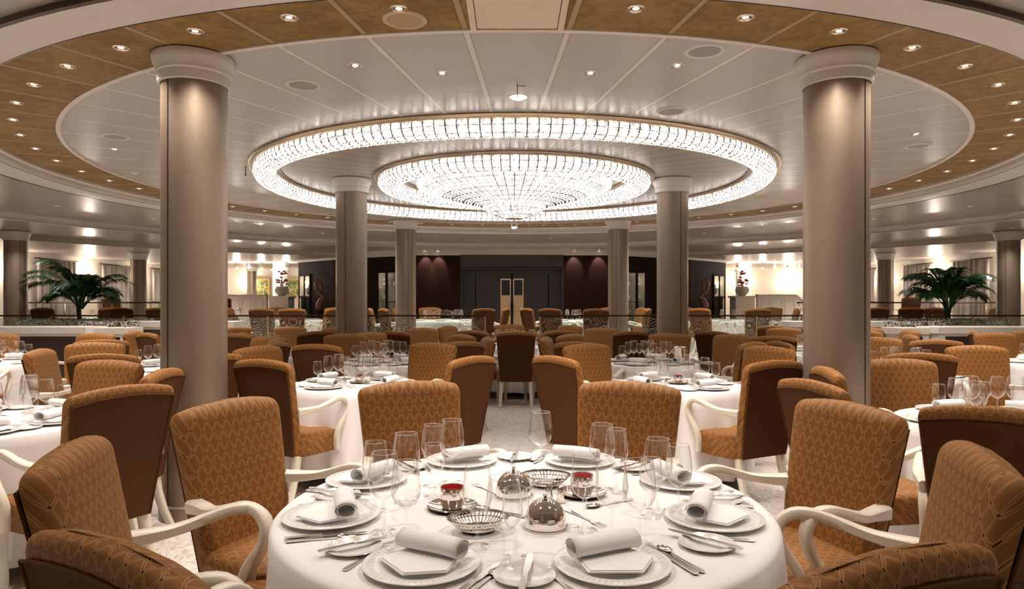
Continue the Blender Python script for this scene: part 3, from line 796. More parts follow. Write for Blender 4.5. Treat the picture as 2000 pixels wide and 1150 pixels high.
# left: table cut by the edge and beyond
ch(-1.87, 3.28, 'T10', 'large dark brown chair back between the left picture edge table and ochre chairs')
ch(-2.08, 4.08, 'T10', 'side-on ochre armchair in front of the foot of the big left column', d=(-.95, -.1))
ch(-2.78, 4.72, 'T10', 'orange-lit armchair facing the camera behind the left edge table')
ch(-3.22, 5.3, 'T9', 'dark chair back standing behind the orange-lit armchair on the left', d=(-.1, 1))
ch(-3.95, 5.75, 'T9', 'slim side-on armchair at far left facing right', d=(1, .25))
ch(-4.05, 6.75, 'T9', 'yellowish armchair facing the camera, far left behind glasses', d=(.3, -1))
ch(-4.3, 7.15, 'T8', 'dark chair back just behind the yellowish armchair at far left', d=(-.4, .9))
ch(-5.3, 8.45, 'T8', 'ochre armchair facing the camera before the left white counter', d=(-.15, -1))
ch(-6.45, 8.5, 'T8', 'armchair at the left picture edge before the white counter')
ch(-5.3, 6.5, 'T8', 'armchair cut by the left picture edge beside the far left table', d=(-.3, .8))
ch(-5.15, 9.3, 'T6', 'narrow side-on armchair before the dark opening of the left counter', d=(1, .1))
ch(-4.65, 8.7, 'T6', 'dark chair back just left of the big left column', d=(.6, .8))
ch(-2.36, 5.3, 'T9', 'dark chair back touching the right side of the big left column', d=(-.6, .7))
ch(-3.0, 7.55, 'T9', 'pale armchair just right of the big left column, lower one', d=(-.4, -.9))
ch(-3.45, 8.5, 'T6', 'pale armchair just right of the big left column, middle one', d=(.1, 1))
ch(-4.3, 10.6, 'T6', 'pale armchair just right of the big left column, farthest one')
ch(-3.5, 10.6, 'T6', 'armchair facing the camera behind the glasses between the left columns')
ch(-2.65, 9.1, 'T6', 'chair back left of the inner left column, lower of two', d=(-.5, .6))
ch(-2.8, 10.3, 'T6', 'armchair left of the inner left column, upper of two', d=(-.7, -.7))
ch(-2.45, 6.75, 'T9', 'side-on armchair facing left before the brown chair back on the left', d=(-1, .1))
ch(-2.0, 8.62, 'T3', 'rounded side-on chair at the foot of the inner left column', d=(.9, -.9))
ch(-1.5, 9.25, 'T5', 'dark chair back just right of the inner left column', d=(.2, 1))
ch(-1.45, 10.1, 'T5', 'pale yellow armchair seen right of the inner left column', d=(.3, -1))
# right
ch(1.54, 3.52, 'T11', 'dark chair back with sloping top before the big right column')
ch(1.93, 4.2, 'T11', 'rounded armchair top beside the foot of the big right column', d=(.95, -.15))
ch(2.72, 4.82, 'T11', 'orange-lit armchair facing the camera right of the big right column', d=(-.05, -1))
ch(1.86, 2.62, 'T11', 'dark red-brown chair back cut by the right picture edge')
ch(3.2, 5.35, 'T13', 'dark chair back peeking behind the orange-lit armchair on the right', d=(.2, 1))
ch(4.25, 6.25, 'T12', 'yellow ochre armchair facing the camera, far right behind the glasses', d=(-.15, -1))
ch(4.4, 7.15, 'T13', 'dark chair back before the right white counter', d=(.2, 1))
ch(4.1, 7.7, 'T13', 'chair close against the right side of the big right column, lower', d=(-.5, -.6))
ch(4.75, 8.4, 'T7', 'rounded chair top right of the big right column, upper', d=(-1, .3))
ch(5.55, 9.6, 'T7', 'slim side-on chair before the right counter post', d=(-1, .1))
ch(4.95, 9.4, 'T7', 'dark chair back right beside the big right column, far', d=(-.8, -.1))
ch(5.5, 10.4, 'T7', 'farthest pale chair right beside the big right column', d=(-.6, -1))
ch(6.2, 8.9, 'T12', 'side-on chair top before the right white counter opening', d=(.9, -.4))
ch(6.15, 8.35, 'T12', 'ochre armchair facing the camera at the far right table', d=(0, -1))
ch(6.95, 9.3, 'T12', 'chair top peeking above the far right ochre armchair', d=(-.2, -1))
ch(2.68, 9.1, 'T7', 'brown chair back just right of the inner right column', d=(.5, .5))
ch(2.72, 8.3, 'T4', 'pale rounded chair between the inner right column and two dark backs', d=(-.7, -.6))
ch(3.0, 7.9, 'T7', 'wide dark chair back between the right columns', d=(.25, 1))
ch(2.62, 6.9, 'T13', 'low rounded chair top behind the dark-backed chair at the middle right', d=(.8, .1))
ch(3.65, 7.75, 'T7', 'dark chair back left of the big right column, nearer', d=(.1, 1))
ch(4.1, 10.3, 'T7', 'patterned armchair facing the camera between the right columns', d=(-.1, -1))
ch(4.35, 11.1, 'T7', 'dark chair back behind the patterned one between the right columns', d=(.2, 1))
ch(4.85, 10.7, 'T7', 'low patterned chair top just left of the big right column', d=(-.5, -1))
ch(1.5, 9.3, 'T5', 'dark chair back just left of the inner right column', d=(-.2, 1))
ch(1.42, 10.2, 'T5', 'pale yellow armchair seen left of the inner right column', d=(-.3, -1))
# platform
def side_word(x): return ('left' if x < 0 else 'right')
gname = {}
for px_, y, fx, fy in ((-5.1, 13.9, 0, 1), (-4.45, 13.95, -.2, 1), (-4.0, 14.6, -1, .3), (-4.3, 15.9, .2, -1), (-5.5, 16.2, .3, -1), (-5.85, 15.0, 1, .1),
                       (-2.95, 14.5, 1, .3), (-2.45, 14.35, 1, .6), (-2.55, 15.9, .8, -1), (-1.95, 16.2, .3, -1), (-.65, 13.95, -.6, 1), (-.42, 14.7, -1, .2),
                       (.42, 14.9, 1, 0), (.55, 14.4, .9, .4), (.83, 13.95, .6, 1), (2.35, 16.2, -.5, -1), (1.8, 13.85, -.1, 1), (2.62, 14.4, -1, .4),
                       (2.95, 15.5, -.8, -.2), (4.1, 14.5, .8, .6), (4.35, 15.9, .5, -1), (5.0, 13.95, 0, 1), (5.75, 14.7, -1, .3), (6.0, 15.9, -.8, -.6)):
    grp = 'armchairs on the platform behind the glass railing, %s of the doors' % side_word(px_)
    ch(px_, y, None, 'armchair on the raised platform behind the glass railing, %s of the doors' % side_word(px_), grp, .25, (fx, fy))
for x, y, fx, fy in ((-10.35, 15.3, 0, 1), (-11.0, 15.9, 1, .3), (-9.3, 15.7, -.8, .4), (-8.6, 15.2, 0, 1), (-8.2, 15.7, -.6, .6), (10.9, 15.4, 0, 1), (9.8, 15.7, .8, .4), (9.0, 15.4, .2, 1), (8.3, 15.5, 0, 1), (11.3, 16.4, -1, 0)):
    ch(x, y, None, 'armchair on the platform near the %s palm' % side_word(x), 'armchairs near the %s palm' % side_word(x), .25, (fx, fy))
for x, y, fx, fy in ((-11.1, 18.9, 0, 1), (-8.9, 18.8, .4, 1), (-8.0, 18.8, 0, 1), (11.0, 18.8, 0, 1), (8.6, 18.9, -.3, 1)):
    ch(x, y, None, 'distant armchair on the higher %s level' % side_word(x), 'distant armchairs on the higher %s level' % side_word(x), .5, (fx, fy))

seat_chairs()
# ------------------------------------------------------------------ tableware
def glass_mesh(h, rb, rr, rf, bowl_h, zst):
    """stemmed glass: height, bowl radius, rim radius, foot radius, bowl height"""
    p = [(rf, .0), (rf, .0015), (rf*.6, .004), (.008, .009), (.0042, .018), (.0036, zst*.5), (.0042, zst-.01), (.009, zst)]
    nb = 9
    for i in range(1, nb+1):
        t = i/nb; a = t*pi/2*1.18
        if t < .62: r = rb*sin(min(pi/2, t/.62*pi/2)); z = zst+bowl_h*.40*(1-cos(t/.62*pi/2))
        else:
            q = (t-.62)/.38; r = rb+(rr-rb)*q**1.6; z = zst+bowl_h*(.40+.60*q)
        p.append((r, z))
    rim = p[-1]
    return MB().lathe(p, 22), rim
def mk_glass(name, h, rb, rr, rf, cat='glass', tint='glass'):
    def f():
        zst = h*.42; mb, rim = glass_mesh(h, rb, rr, rf, h-zst, zst)
        t = thing(name, '', cat)
        mb.build('bowl_and_stem', M[tint], t, smooth=60)
        MB().lathe([(rr+.0008*cos(q), rim[1]+.0008*sin(q)) for q in (0, pi/2, pi, 3*pi/2)], 22, closed=True).build('rim', M['glass_rim'], t, smooth=180)
        return t
    return f
M['glass_rim'] = m_glass('glass_edge', (1, 1, 1), .28)
G_WINE = Proto(mk_glass('wine_glass', .225, .042, .033, .038))
G_RED = Proto(mk_glass('wine_glass', .235, .047, .037, .040))
G_WHITE = Proto(mk_glass('small_wine_glass', .185, .036, .031, .034))
def mk_tumbler():
    t = tag(MB().lathe([(0, .004), (.028, .004), (.031, .0), (.033, .01), (.036, .085), (.0345, .085), (.030, .012), (0, .010)], 20).build('tumbler', M['glass'], smooth=50), '', 'glass'); return t
TUM = Proto(mk_tumbler)
def mk_charger():
    return tag(MB().lathe([(0, .004), (.085, .004), (.095, .007), (.112, .013), (.146, .018), (.15, .016), (.148, .013), (.11, .008), (.09, .001), (.085, 0), (0, .001)], 48).build('charger_plate', M['china'], smooth=50), '', 'plate')
def mk_bread():
    return tag(MB().lathe([(0, .004), (.045, .004), (.053, .007), (.076, .013), (.078, .011), (.055, .003), (.045, 0), (0, .001)], 40).build('bread_plate', M['china2'], smooth=50), '', 'plate')
CHG = Proto(mk_charger); BRD = Proto(mk_bread)
def mk_napkin():
    """folded cloth: flat pointed leaf in front, loose roll across its far end (local +y is to the table middle)"""
    t = thing('napkin', '', 'napkin')
    m = MB(); out = [(-.080, .050), (.080, .050), (.104, -.030), (.022, -.100), (-.100, -.045)]
    for k in range(2):
        sc = 1-.05*k; z0, z1 = .0028*k, .0028*k+.0024
        o = [(x*sc+.002*k, y*sc, z0) for x, y in out]+[(x*sc+.002*k, y*sc, z1+.001*(i % 2)) for i, (x, y) in enumerate(out)]
        m.add(o, [tuple(range(4, -1, -1)), tuple(range(5, 10))]+[(i, (i+1) % 5, 5+(i+1) % 5, 5+i) for i in range(5)])
    m.build('leaf', M['napkin'], t)
    m = MB(); N = 40; L = 7; vs = []
    for j in range(L):
        u = j/(L-1)*2-1
        for i in range(N):
            a = i/(N-1)*2*pi*1.6; r = .030-.005*a/(2*pi)*(1)+.0015*sin(3*u+a)
            vs.append((u*.096, .046+r*cos(a)*1.15, .006+.0245+r*sin(a)*.85))
    m.add(vs, [(j*N+i, j*N+i+1, (j+1)*N+i+1, (j+1)*N+i) for j in range(L-1) for i in range(N-1)])
    o = m.build('roll', M['napkin'], t, smooth=60)
    s = o.modifiers.new('thick', 'SOLIDIFY'); s.thickness = .002
    return t
NAP = Proto(mk_napkin)
def flat_bar(prof, thick=.002, zc=None):
    """outline given as (y, half width) pairs, gently bent in z"""
    m = MB(); vs = []; n = len(prof); zc = zc or (lambda y: .004+.0)
    for y, w in prof: z = zc(y); vs += [(-w, y, z), (w, y, z), (w, y, z+thick), (-w, y, z+thick)]
    fs = [(4*i+k, 4*i+(k+1) % 4, 4*i+4+(k+1) % 4, 4*i+4+k) for i in range(n-1) for k in range(4)]+[(3, 2, 1, 0), tuple(4*(n-1)+k for k in range(4))]
    return m.add(vs, fs)
def mk_fork():
    z = lambda y: .002+.008*max(0, (y-.02))*4*(1-max(0, y-.02)*9) if y > .02 else .002
    m = flat_bar([(-.10, .004), (-.095, .0085), (-.07, .008), (-.03, .004), (.02, .003), (.04, .004), (.05, .0115), (.062, .012)], zc=z)
    for k in range(4):
        x = -.0102+k*.0068; m.add([(x-.0012, .060, z(.06)), (x+.0012, .060, z(.06)), (x+.0008, .10, z(.1)), (x-.0008, .10, z(.1)), (x-.0012, .060, z(.06)+.002), (x+.0012, .060, z(.06)+.002), (x+.0008, .10, z(.1)+.0015), (x-.0008, .10, z(.1)+.0015)],
                                  [(0, 3, 2, 1), (4, 5, 6, 7), (0, 1, 5, 4), (1, 2, 6, 5), (2, 3, 7, 6), (3, 0, 4, 7)])
    return tag(m.build('fork', M['steel']), '', 'fork')
def mk_knife():
    m = flat_bar([(-.115, .004), (-.112, .008), (-.08, .0085), (-.03, .006), (-.02, .007), (-.012, .006)], .004)
    m2 = flat_bar([(-.012, .006), (.0, .0085), (.06, .0095), (.10, .007), (.115, .001)], .0015, lambda y: .004)
    m.add(m2.v, m2.f); return tag(m.build('knife', M['steel']), '', 'knife')
def mk_spoon():
    m = flat_bar([(-.10, .004), (-.095, .0085), (-.07, .008), (-.03, .004), (.03, .003), (.045, .006)], zc=lambda y: .003)
    m.lathe([(0, .001), (.5, .0018), (.85, .004), (1, .007), (1.02, .0075)], 20, 0, .068, 0, sx=.0175, sy=.027)
    # lathe radii are unit, heights real
    return tag(m.build('spoon', M['steel'], smooth=50), '', 'spoon')
FK = Proto(mk_fork); KN = Proto(mk_knife); SPN = Proto(mk_spoon)
def mk_votive():
    t = thing('votive_holder', '', 'candle holder')
    MB().lathe([(0, .003), (.045, .003), (.07, .009), (.082, .014), (.084, .012), (.07, .005), (.045, 0), (0, .001)], 36).build('saucer', M['silver'], t, smooth=50)
    MB().lathe([(.0, .012), (.030, .012), (.036, .02), (.037, .07), (.039, .072), (.040, .069), (.0395, .02), (.032, .004), (0, .004)], 32).build('cup', M['silver'], t, smooth=50)
    c = MB().lathe([(.0, .050), (.010, .050), (.034, .056), (.0345, .069)], 24).build('candle', M['red'], t); c['label'] = 'red candle glass'
    return t
VOT = Proto(mk_votive)
def mk_cloche(r=.062):
    t = thing('silver_dome', '', 'dish cover')
    MB().lathe([(r+.004, 0), (r+.005, .004), (r, .006), (r, .02)]+[(r*cos(q*pi/20), .02+r*1.08*sin(q*pi/20)) for q in range(1, 11)], 36).build('cover', M['silver'], t, smooth=50)
    MB().lathe([(0, .014), (.007, .014), (.008, .008), (.004, .004), (.005, -.003)], 16, cz=.02+r*1.08).build('knob', M['silver'], t, smooth=60)
    return t
DOME = Proto(mk_cloche)
def mk_basket():
    t = thing('silver_basket', '', 'basket')
    sx, sy = 1.0, .78
    m = MB(); m.lathe([(0, .012), (.045, .012), (.05, .016), (.05, .008), (.035, 0), (.038, .0), (0, .008)], 40, sx=sx, sy=sy)
    m.build('foot', M['silver'], t, smooth=50)
    m = MB()
    N = 40
    for i in range(N):
        a = 2*pi*i/N; pts = [((.048+.040*u**.8)*cos(a)*sx, (.048+.040*u**.8)*sin(a)*sy, .014+.030*u**1.5) for u in (0, .25, .5, .75, 1)]
        m.tube(pts, .0022, 4, cap=False)
    m.build('ribs', M['silver'], t, smooth=180)
    m = MB(); m.lathe([(.086, .042), (.090, .046), (.094, .044), (.091, .038), (.087, .038)], 48, sx=sx, sy=sy, closed=True)
    m.lathe([(.073, .0285), (.0765, .0305), (.076, .026)], 48, sx=sx, sy=sy, closed=True)
    m.build('rim', M['silver'], t, smooth=60)
    return t
BSK = Proto(mk_basket)
def mk_shaker():
    return tag(MB().lathe([(0, 0), (.014, 0), (.016, .004), (.011, .03), (.012, .045), (.009, .052), (.004, .055), (0, .057)], 16).build('salt_shaker', M['silver'], smooth=40), '', 'shaker')
SHK = Proto(mk_shaker)

def seat_items(key, x, y, where, plate_r, detailed, glasses):
    """one cover: everything is laid out round the charger, looking from the seat to the table middle"""
    tx, ty, R, z0, desc = TB[key]; zt = z0+.7505
    a = atan2(y-ty, x-tx); fx, fy = -cos(a), -sin(a)      # towards the middle
    rz = atan2(-fx, fy)
    def loc(u, v, dz=0): return (x+u*(fy)+v*fx, y+u*(-fx)+v*fy, zt+dz)
    tn = desc; g = lambda s: s+' on '+desc
    CHG.put(loc(0, 0), rz, 'patterned charger plate at the %s of %s' % (where, tn), g('charger plates'))
    NAP.put(loc(0, -.005, .0195), rz+random.uniform(-.12, .12), 'rolled white napkin at the %s of %s' % (where, tn), g('napkins'))
    if detailed:
        BRD.put(loc(-.235, .02), rz, 'small patterned bread plate beside the %s charger of %s' % (where, tn), g('bread plates'))
        KN.put(loc(-.225, .03, .012), rz-.5, 'butter knife lying on the bread plate by the %s charger' % where, g('butter knives'))
        FK.put(loc(-.168, -.01), rz+.08, 'silver fork beside the %s charger of %s' % (where, tn), g('forks'))
        KN.put(loc(.168, -.01), rz, 'silver knife right beside the %s charger of %s' % (where, tn), g('knives'))
        SPN.put(loc(.19, -.02), rz, 'silver spoon beside the %s charger of %s' % (where, tn), g('spoons'))
    else:
        BRD.put(loc(-.20, .03), rz, 'bread plate at the %s of %s' % (where, tn), g('bread plates'))
    for P_, u, v in glasses:
        P_.put(loc(u, v), 0, 'clear stemmed glass at the %s of %s' % (where, tn), 'stemmed glasses, %s, on %s' % (where, desc))
for x, y, w in ((-.23, 1.74, 'front left'), (.256, 1.74, 'front right'), (-.565, 2.13, 'left'), (.625, 2.11, 'right'), (-.545, 2.56, 'rear left'), (.625, 2.54, 'rear right'), (-.21, 2.87, 'back left'), (.285, 2.87, 'back right')):
    seat_items('T0', x, y, w, .15, True, [])
for P_, x, y, lab in ((G_RED, -.355, 2.29, 'tall clear wine glass before the rear left charger, right of two'), (G_WINE, -.44, 2.20, 'tall clear wine glass before the rear left charger, left of two'),
                      (G_RED, -.375, 2.00, 'large clear wine glass by the left charger roll'), (G_WINE, -.30, 1.93, 'clear wine glass behind the front left napkin, leftmost'),
                      (G_WHITE, -.27, 2.36, 'small clear wine glass before the back left charger'), (G_WINE, -.29, 2.50, 'clear wine glass at the back left charger, left of the tallest pair'), (G_RED, -.225, 2.55, 'clear wine glass at the back left charger, right of the tallest pair'),
                      (G_WINE, -.095, 1.88, 'clear wine glass standing left of the silver dome'), (G_RED, -.02, 1.72, 'clear wine glass at bottom centre, nearest the camera'), (G_WHITE, .01, 1.80, 'small clear wine glass at bottom centre'),
                      (G_RED, .115, 2.73, 'lone clear wine glass at the far edge in the centre'),
                      (G_RED, .325, 2.46, 'clear wine glass before the back right charger, left of pair'), (G_WINE, .37, 2.42, 'clear wine glass before the back right charger, right of pair'),
                      (G_RED, .47, 2.20, 'clear wine glass before the rear right charger, left one'), (G_WHITE, .435, 2.14, 'small clear wine glass before the rear right charger'), (G_WINE, .525, 2.15, 'clear wine glass before the rear right charger, right one'),
                      (G_RED, .28, 1.92, 'clear wine glass behind the front right napkin, left one'), (G_RED, .355, 1.90, 'large clear wine glass behind the front right napkin, right one'), (G_WINE, .215, 2.02, 'clear wine glass behind the front right napkin, inner one')):
    P_.put((x, y, .7505), 0, lab + ' on the nearest table' if len(lab.split()) < 12 else lab)
Z = .7505
VOT.put((-.195, 2.235, Z), 0, 'silver votive cup with red candle on a saucer, left of the silver domes')
VOT.put((.245, 2.39, Z), .5, 'silver votive cup on a saucer, right of the silver basket')
DOME.put((.10, 2.05, Z), 0, 'larger shining silver dome with a knob, centre of the nearest table')
DOME.put((.005, 2.38, Z), 0, 'silver dome behind, left of the upper silver basket')
BSK.put((-.10, 2.01, Z), .2, 'openwork silver oval basket at the lower left of the silver dome')
b2 = BSK.put((.125, 2.50, Z), -.1, 'openwork silver oval basket at the top, behind the domes')
SHK.put((.125, 2.32, Z), 0, 'small silver shaker behind the larger dome, left one')
SHK.put((.165, 2.30, Z), 0, 'small silver shaker behind the larger dome, right one')
FK.put((.225, 2.13, Z), -2.6, 'small silver fork lying right of the silver dome')
FK.put((-.09, 2.45, Z), .6, 'small silver fork lying left of the rear silver dome')
SPN.put((.325, 2.28, Z), 2.1, 'small silver spoon lying right of the right votive saucer')
SPN.put((-.04, 2.19, Z), 1.0, 'small silver spoon lying by the silver dome')

def cover_set(key, angs, detailed=False, r_in=.17):
    tx, ty, R, z0, desc = TB[key]
    for i, a in enumerate(angs):
        c, s = cos(R_(a)), sin(R_(a))
        w = ('far' if s > .3 else ('near' if s < -.3 else ''))+' '+('left' if c < -.3 else ('right' if c > .3 else 'side')); w = w.strip()
        seat_items(key, tx+(R-r_in)*c, ty+(R-r_in)*s, w, .15, False, [(G_WINE, .12, .17), (G_RED, .03, .20), (G_WHITE, .19, .12)] if R < .7 else [(G_WINE, .14, .16), (G_RED, .05, .2)])
    VOT.put((tx+.02, ty+.04, z0+.7505), 0, 'silver votive holder in the middle of %s' % desc)
    SHK.put((tx-.09, ty-.01, z0+.7505), 0, 'small silver shaker on %s' % desc)
    TUM.put((tx+.10, ty-.05, z0+.7505), 0, 'plain glass tumbler on %s' % desc)
for key, angs in (('T1', (-120, -20, 55, 150)), ('T2', (-60, 30, 125, 200)), ('T3', (-110, -30, 60, 140)), ('T4', (-120, -30, 60, 150)), ('T5', (-90, 0, 90, 180)), ('T6', (-90, 0, 90, 180)),
                  ('T7', (-90, 0, 90, 180)), ('T8', (-60, 10, 90, 180)), ('T9', (-60, 0, 90, 150)), ('T10', (-50, -5, 60, 130)), ('T11', (-130, 175, 110, 50)), ('T12', (-130, 180, 90, 0)), ('T13', (-100, 0, 90, 180))):
    cover_set(key, angs)
for key in ('T14', 'T15', 'T16', 'T17', 'T18', 'T19'):
    tx, ty, R, z0, desc = TB[key]
    for i in range(6 if key in ('T14', 'T15') else 4):
        a = 2*pi*(i+.5)/(6 if key in ('T14', 'T15') else 4)
        CHG.put((tx+(R-.2)*cos(a), ty+(R-.2)*sin(a), z0+.7505), a, 'white charger plate on %s' % desc, 'charger plates on '+desc)
        for q in (0, 1, 2):
            aa = a+.25+q*.2
            (G_RED, G_WINE, G_WHITE)[q].put((tx+(R-.38)*cos(aa), ty+(R-.38)*sin(aa), z0+.7505), 0, 'clear glass in the cluster on %s' % desc, 'glasses on '+desc)
# ice bucket
t = thing('ice_bucket', 'tall silver ice bucket with ring handles at the inner right column', 'bucket', (1.80, 7.33, .7505))
MB().lathe([(0, .004), (.045, .004), (.05, 0), (.052, .01), (.062, .17), (.068, .178), (.066, .184), (.058, .178), (.048, .012), (0, .012)], 32).build('body', M['silver'], t, smooth=50)
for s in (-1, 1): MB().tube([(s*.062, 0, .15), (s*.082, 0, .155), (s*.085, 0, .135), (s*.062, 0, .13)], .005, 6).build('handle', M['silver'], t, smooth=180)

# ------------------------------------------------------------------ glass railings
def railing(x0, x1, label, posts):
    t = thing('glass_railing', label, 'railing', ((x0+x1)/2, 12.7, .25))
    L = (x1-x0)/2
    MB().box(-L, L, -.02, .02, .885, .915).build('handrail', M['darkmetal'], t)
    xs = [-L+.02+(2*L-.04)*i/posts for i in range(posts+1)]
    for x in xs: MB().box(x-.015, x+.015, -.035, -.010, 0, .885).box(x-.03, x+.03, -.045, .03, 0, .012).build('post', M['brass'], t)
    for a, b in zip(xs[:-1], xs[1:]): MB().box(a+.03, b-.03, -.005, .005, .06, .86).build('glass_panel', M['glass_etched'], t)
railing(-12.6, -.48, 'etched glass railing with dark handrail left of the centre steps', 9)
railing(.50, 12.6, 'etched glass railing with dark handrail right of the centre steps', 9)

# ------------------------------------------------------------------ white service counters at both sides
def counter(name, label, x, y, w, dp, h, openings, rz=0, top='white_paint', backsplash=0):
    t = thing(name, label, 'counter', (x, y, 0), rz)
    b = MB(); fr = .09
    b.box(-w/2, w/2, .02, dp, 0, h-.09); b.box(-w/2, w/2, -.0, .02, 0, .10)
    b.box(-w/2, w/2, 0, .02, h-.13, h-.09)
    xs = [-w/2+fr+(w-fr)*i/openings for i in range(openings)]
    for i in range(openings+1):
        xx = -w/2+(w-fr)*i/openings; b.box(xx, xx+fr, 0, .02, .1, h-.13)
    b.build('body', M['white_paint'], t)
    MB().box(-w/2-.02, w/2+.02, -.02, dp+.02, h-.09, h).build('top', M[top], t)
    for i, xx in enumerate(xs):
        o = MB().box(xx+.004, xx+(w-fr)/openings-fr-.004, .008, .018, .104, h-.134).build('dark_panel', M['dark_recess'], t)
    if backsplash: MB().box(-w/2, w/2, dp-.04, dp, h, h+backsplash).build('backsplash', M['granite'], t)
for s, nm in ((-1, 'left'), (1, 'right')):
    counter('service_counter', 'long low white counter with dark front panels at the %s picture edge' % nm, s*7.35, 9.75, 2.5, .5, 1.05, 2)
    counter('service_counter', 'narrow white counter unit with one dark panel, beside the long %s one' % nm, s*5.85, 9.95, .46, .4, 1.03, 1)
    counter('service_counter', 'white counter farther back by the big %s column' % nm, s*5.6, 11.4, 1.9 if s < 0 else 1.9, .45, 1.08, 2)
    counter('service_counter', 'low station with speckled granite splashback between the %s counters' % nm, s*6.6, 10.75, 1.0, .45, .92, 1, 0, 'white_paint', .17)
    p = thing('planter_box', 'long planter box topped with speckled granite below the %s palm' % nm, 'planter', (s*8.75, 13.6, .25))
    MB().box(-1.1, 1.1, 0, .9, 0, .70).build('body', M['white_paint'], p)
    MB().box(-1.14, 1.14, -.03, -.0, .70, .80).box(-1.14, 1.14, .9, .93, .70, .80).box(-1.14, -1.1, 0, .9, .70, .80).box(1.1, 1.14, 0, .9, .70, .80).build('granite_edge', M['granite'], p)
    MB().box(-1.1, 1.1, 0, .9, .70, .76).build('soil', M['soil'], p)

# ------------------------------------------------------------------ palms
def palm(x, y, z, label, seed, tilt):
    rnd = random.Random(seed); t = thing('palm', label, 'palm', (x, y, z)); t.scale = (.86, .86, 1.0)
    from mathutils import Vector as V
    for k in range(4):
        a = rnd.uniform(0, 6.28); MB().tube([(0.02*k-.04, .03*cos(a), 0), (.02*k-.04+.05*cos(a), .05*sin(a), .3), (.02*k-.04+.1*cos(a), .08*sin(a), .55)], [.035, .025, .015], 8).build('stem', M['trunk'], t, smooth=180)
    NF = 26
    for f in range(NF):
        a = 2*pi*f/NF+rnd.uniform(-.2, .2); el = rnd.uniform(.8, 1.5); Lr = rnd.uniform(.9, 1.55); m = MB()
        d = V((cos(a), sin(a)*.85, 0)); p = V((.05*cos(a), .05*sin(a), .25)); pts = []; n = 22; ang = el
        for i in range(n+1):
            pts.append(p.copy()); p = p+(d*cos(ang)+V((0, 0, 1))*sin(ang))*Lr/n; ang -= rnd.uniform(.06, .105)*(.35+1.2*i/n)
        m.tube([tuple(q) for q in pts], [.010*(1-i/(n+2))+.002 for i in range(n+1)], 5)
        for i in range(6, n+1):
            for sub in (0, .5):
                if i+sub > n: continue
                b = pts[i]+(pts[min(i+1, n)]-pts[i])*sub; tg = (pts[min(i+1, n)]-pts[max(i-1, 0)]).normalized()
                sd = tg.cross(V((0, 0, 1))).normalized(); ll = .42*sin(pi*min(1, (i+sub-5)/(n-4))*.85+.25)*rnd.uniform(.85, 1.1)
                for s in (-1, 1):
                    dr = (sd*s*.85+tg*.65+V((0, 0, .12))).normalized(); w = tg.cross(dr).cross(dr).normalized()*.016
                    q0 = b; q1 = b+dr*ll*.5+V((0, 0, -.02)); q2 = b+dr*ll+V((0, 0, -.12*ll/.3))
                    m.add([tuple(q0-w*.4), tuple(q0+w*.4), tuple(q1+w), tuple(q1-w), tuple(q2)], [(0, 1, 2, 3), (3, 2, 4)])
        m.build('frond', M['leaf'], t)
palm(-8.85, 14.0, 1.01, 'broad dark green palm on the left, between two columns', 3, 0)
palm(8.95, 14.0, 1.01, 'broad dark green palm on the right, between two columns', 11, 0)

# ------------------------------------------------------------------ curtains and sconces on the side walls
def curtain(s, y0, y1, label):
    m = MB(); n = 90; vs = []
    for i in range(n+1):
        u = i/n; y = y0+(y1-y0)*u; x = 12.80-.05*sin(u*38)-.02*sin(u*91)
        for z, k in ((.56, 1.2), (1.5, 1.0), (2.3, .8), (2.56, .5)):
            vs.append((s*(12.80-(12.80-x)*k), y, z))
    m.add(vs, [(i*4+k, (i+1)*4+k, (i+1)*4+k+1, i*4+k+1) for i in range(n) for k in range(3)])
    o = m.build('curtain', M['curtain'], smooth=180); sd = o.modifiers.new('thick', 'SOLIDIFY'); sd.thickness = .008
    tag(o, label, 'curtain')
    MBx = MB().tube([(s*12.80, y0-.1, 2.58), (s*12.80, y1+.1, 2.58)], .015, 8)
    tag(MBx.build('curtain_rod', M['darkmetal'], smooth=180), label.replace('curtain', 'curtain rod above the curtain', 1) if False else 'dark rod carrying the '+label, 'curtain rod')
for s, nm, spans in ((-1, 'left', ((18.4, 20.0, 'nearest'), (21.3, 22.9, 'middle'), (24.3, 25.8, 'farthest'))), (1, 'right', ((18.3, 19.8, 'nearest'), (20.9, 22.3, 'middle'), (24.0, 25.5, 'farthest')))):
    for y0, y1, w in spans: curtain(s, y0, y1, 'grey-beige curtain on the %s wall, %s of three' % (nm, w))
def mk_sconce():
    t = thing('wall_sconce', '', 'wall lamp')
    MB().lathe([(.05, 0), (.075, .16), (.07, .16), (.045, 0)], 20, cx=.09).build('shade', M['shade'], t, smooth=50)
    MB().box(0, .02, -.03, .03, -.06, .08).tube([(.01, 0, 0), (.09, 0, -.02), (.09, 0, .02)], .008, 6).build('bracket', M['brass'], t)
    light('lamp', 'POINT', (.16, 0, .2), 26, parent=t, size=.05)
    return t
SCO = Proto(mk_sconce)
for s, nm, rz in ((-1, 'left', 0), (1, 'right', pi)):
    for y in (17.5, 20.6, 23.6, 26.3):
        SCO.put((s*12.9, y, 1.95), rz, 'bright wall sconce on the %s side wall between curtains' % nm, 'sconces on the %s side wall' % nm)
for x, nm in ((-8.0, 'left'), (-10.6, 'left'), (8.0, 'right'), (9.3, 'right'), (11.2, 'right')):
    SCO.put((x, 27.7, 1.95), -pi/2, 'bright wall sconce on the distant cream back wall at %s' % nm, 'sconces on the %s back wall' % nm)

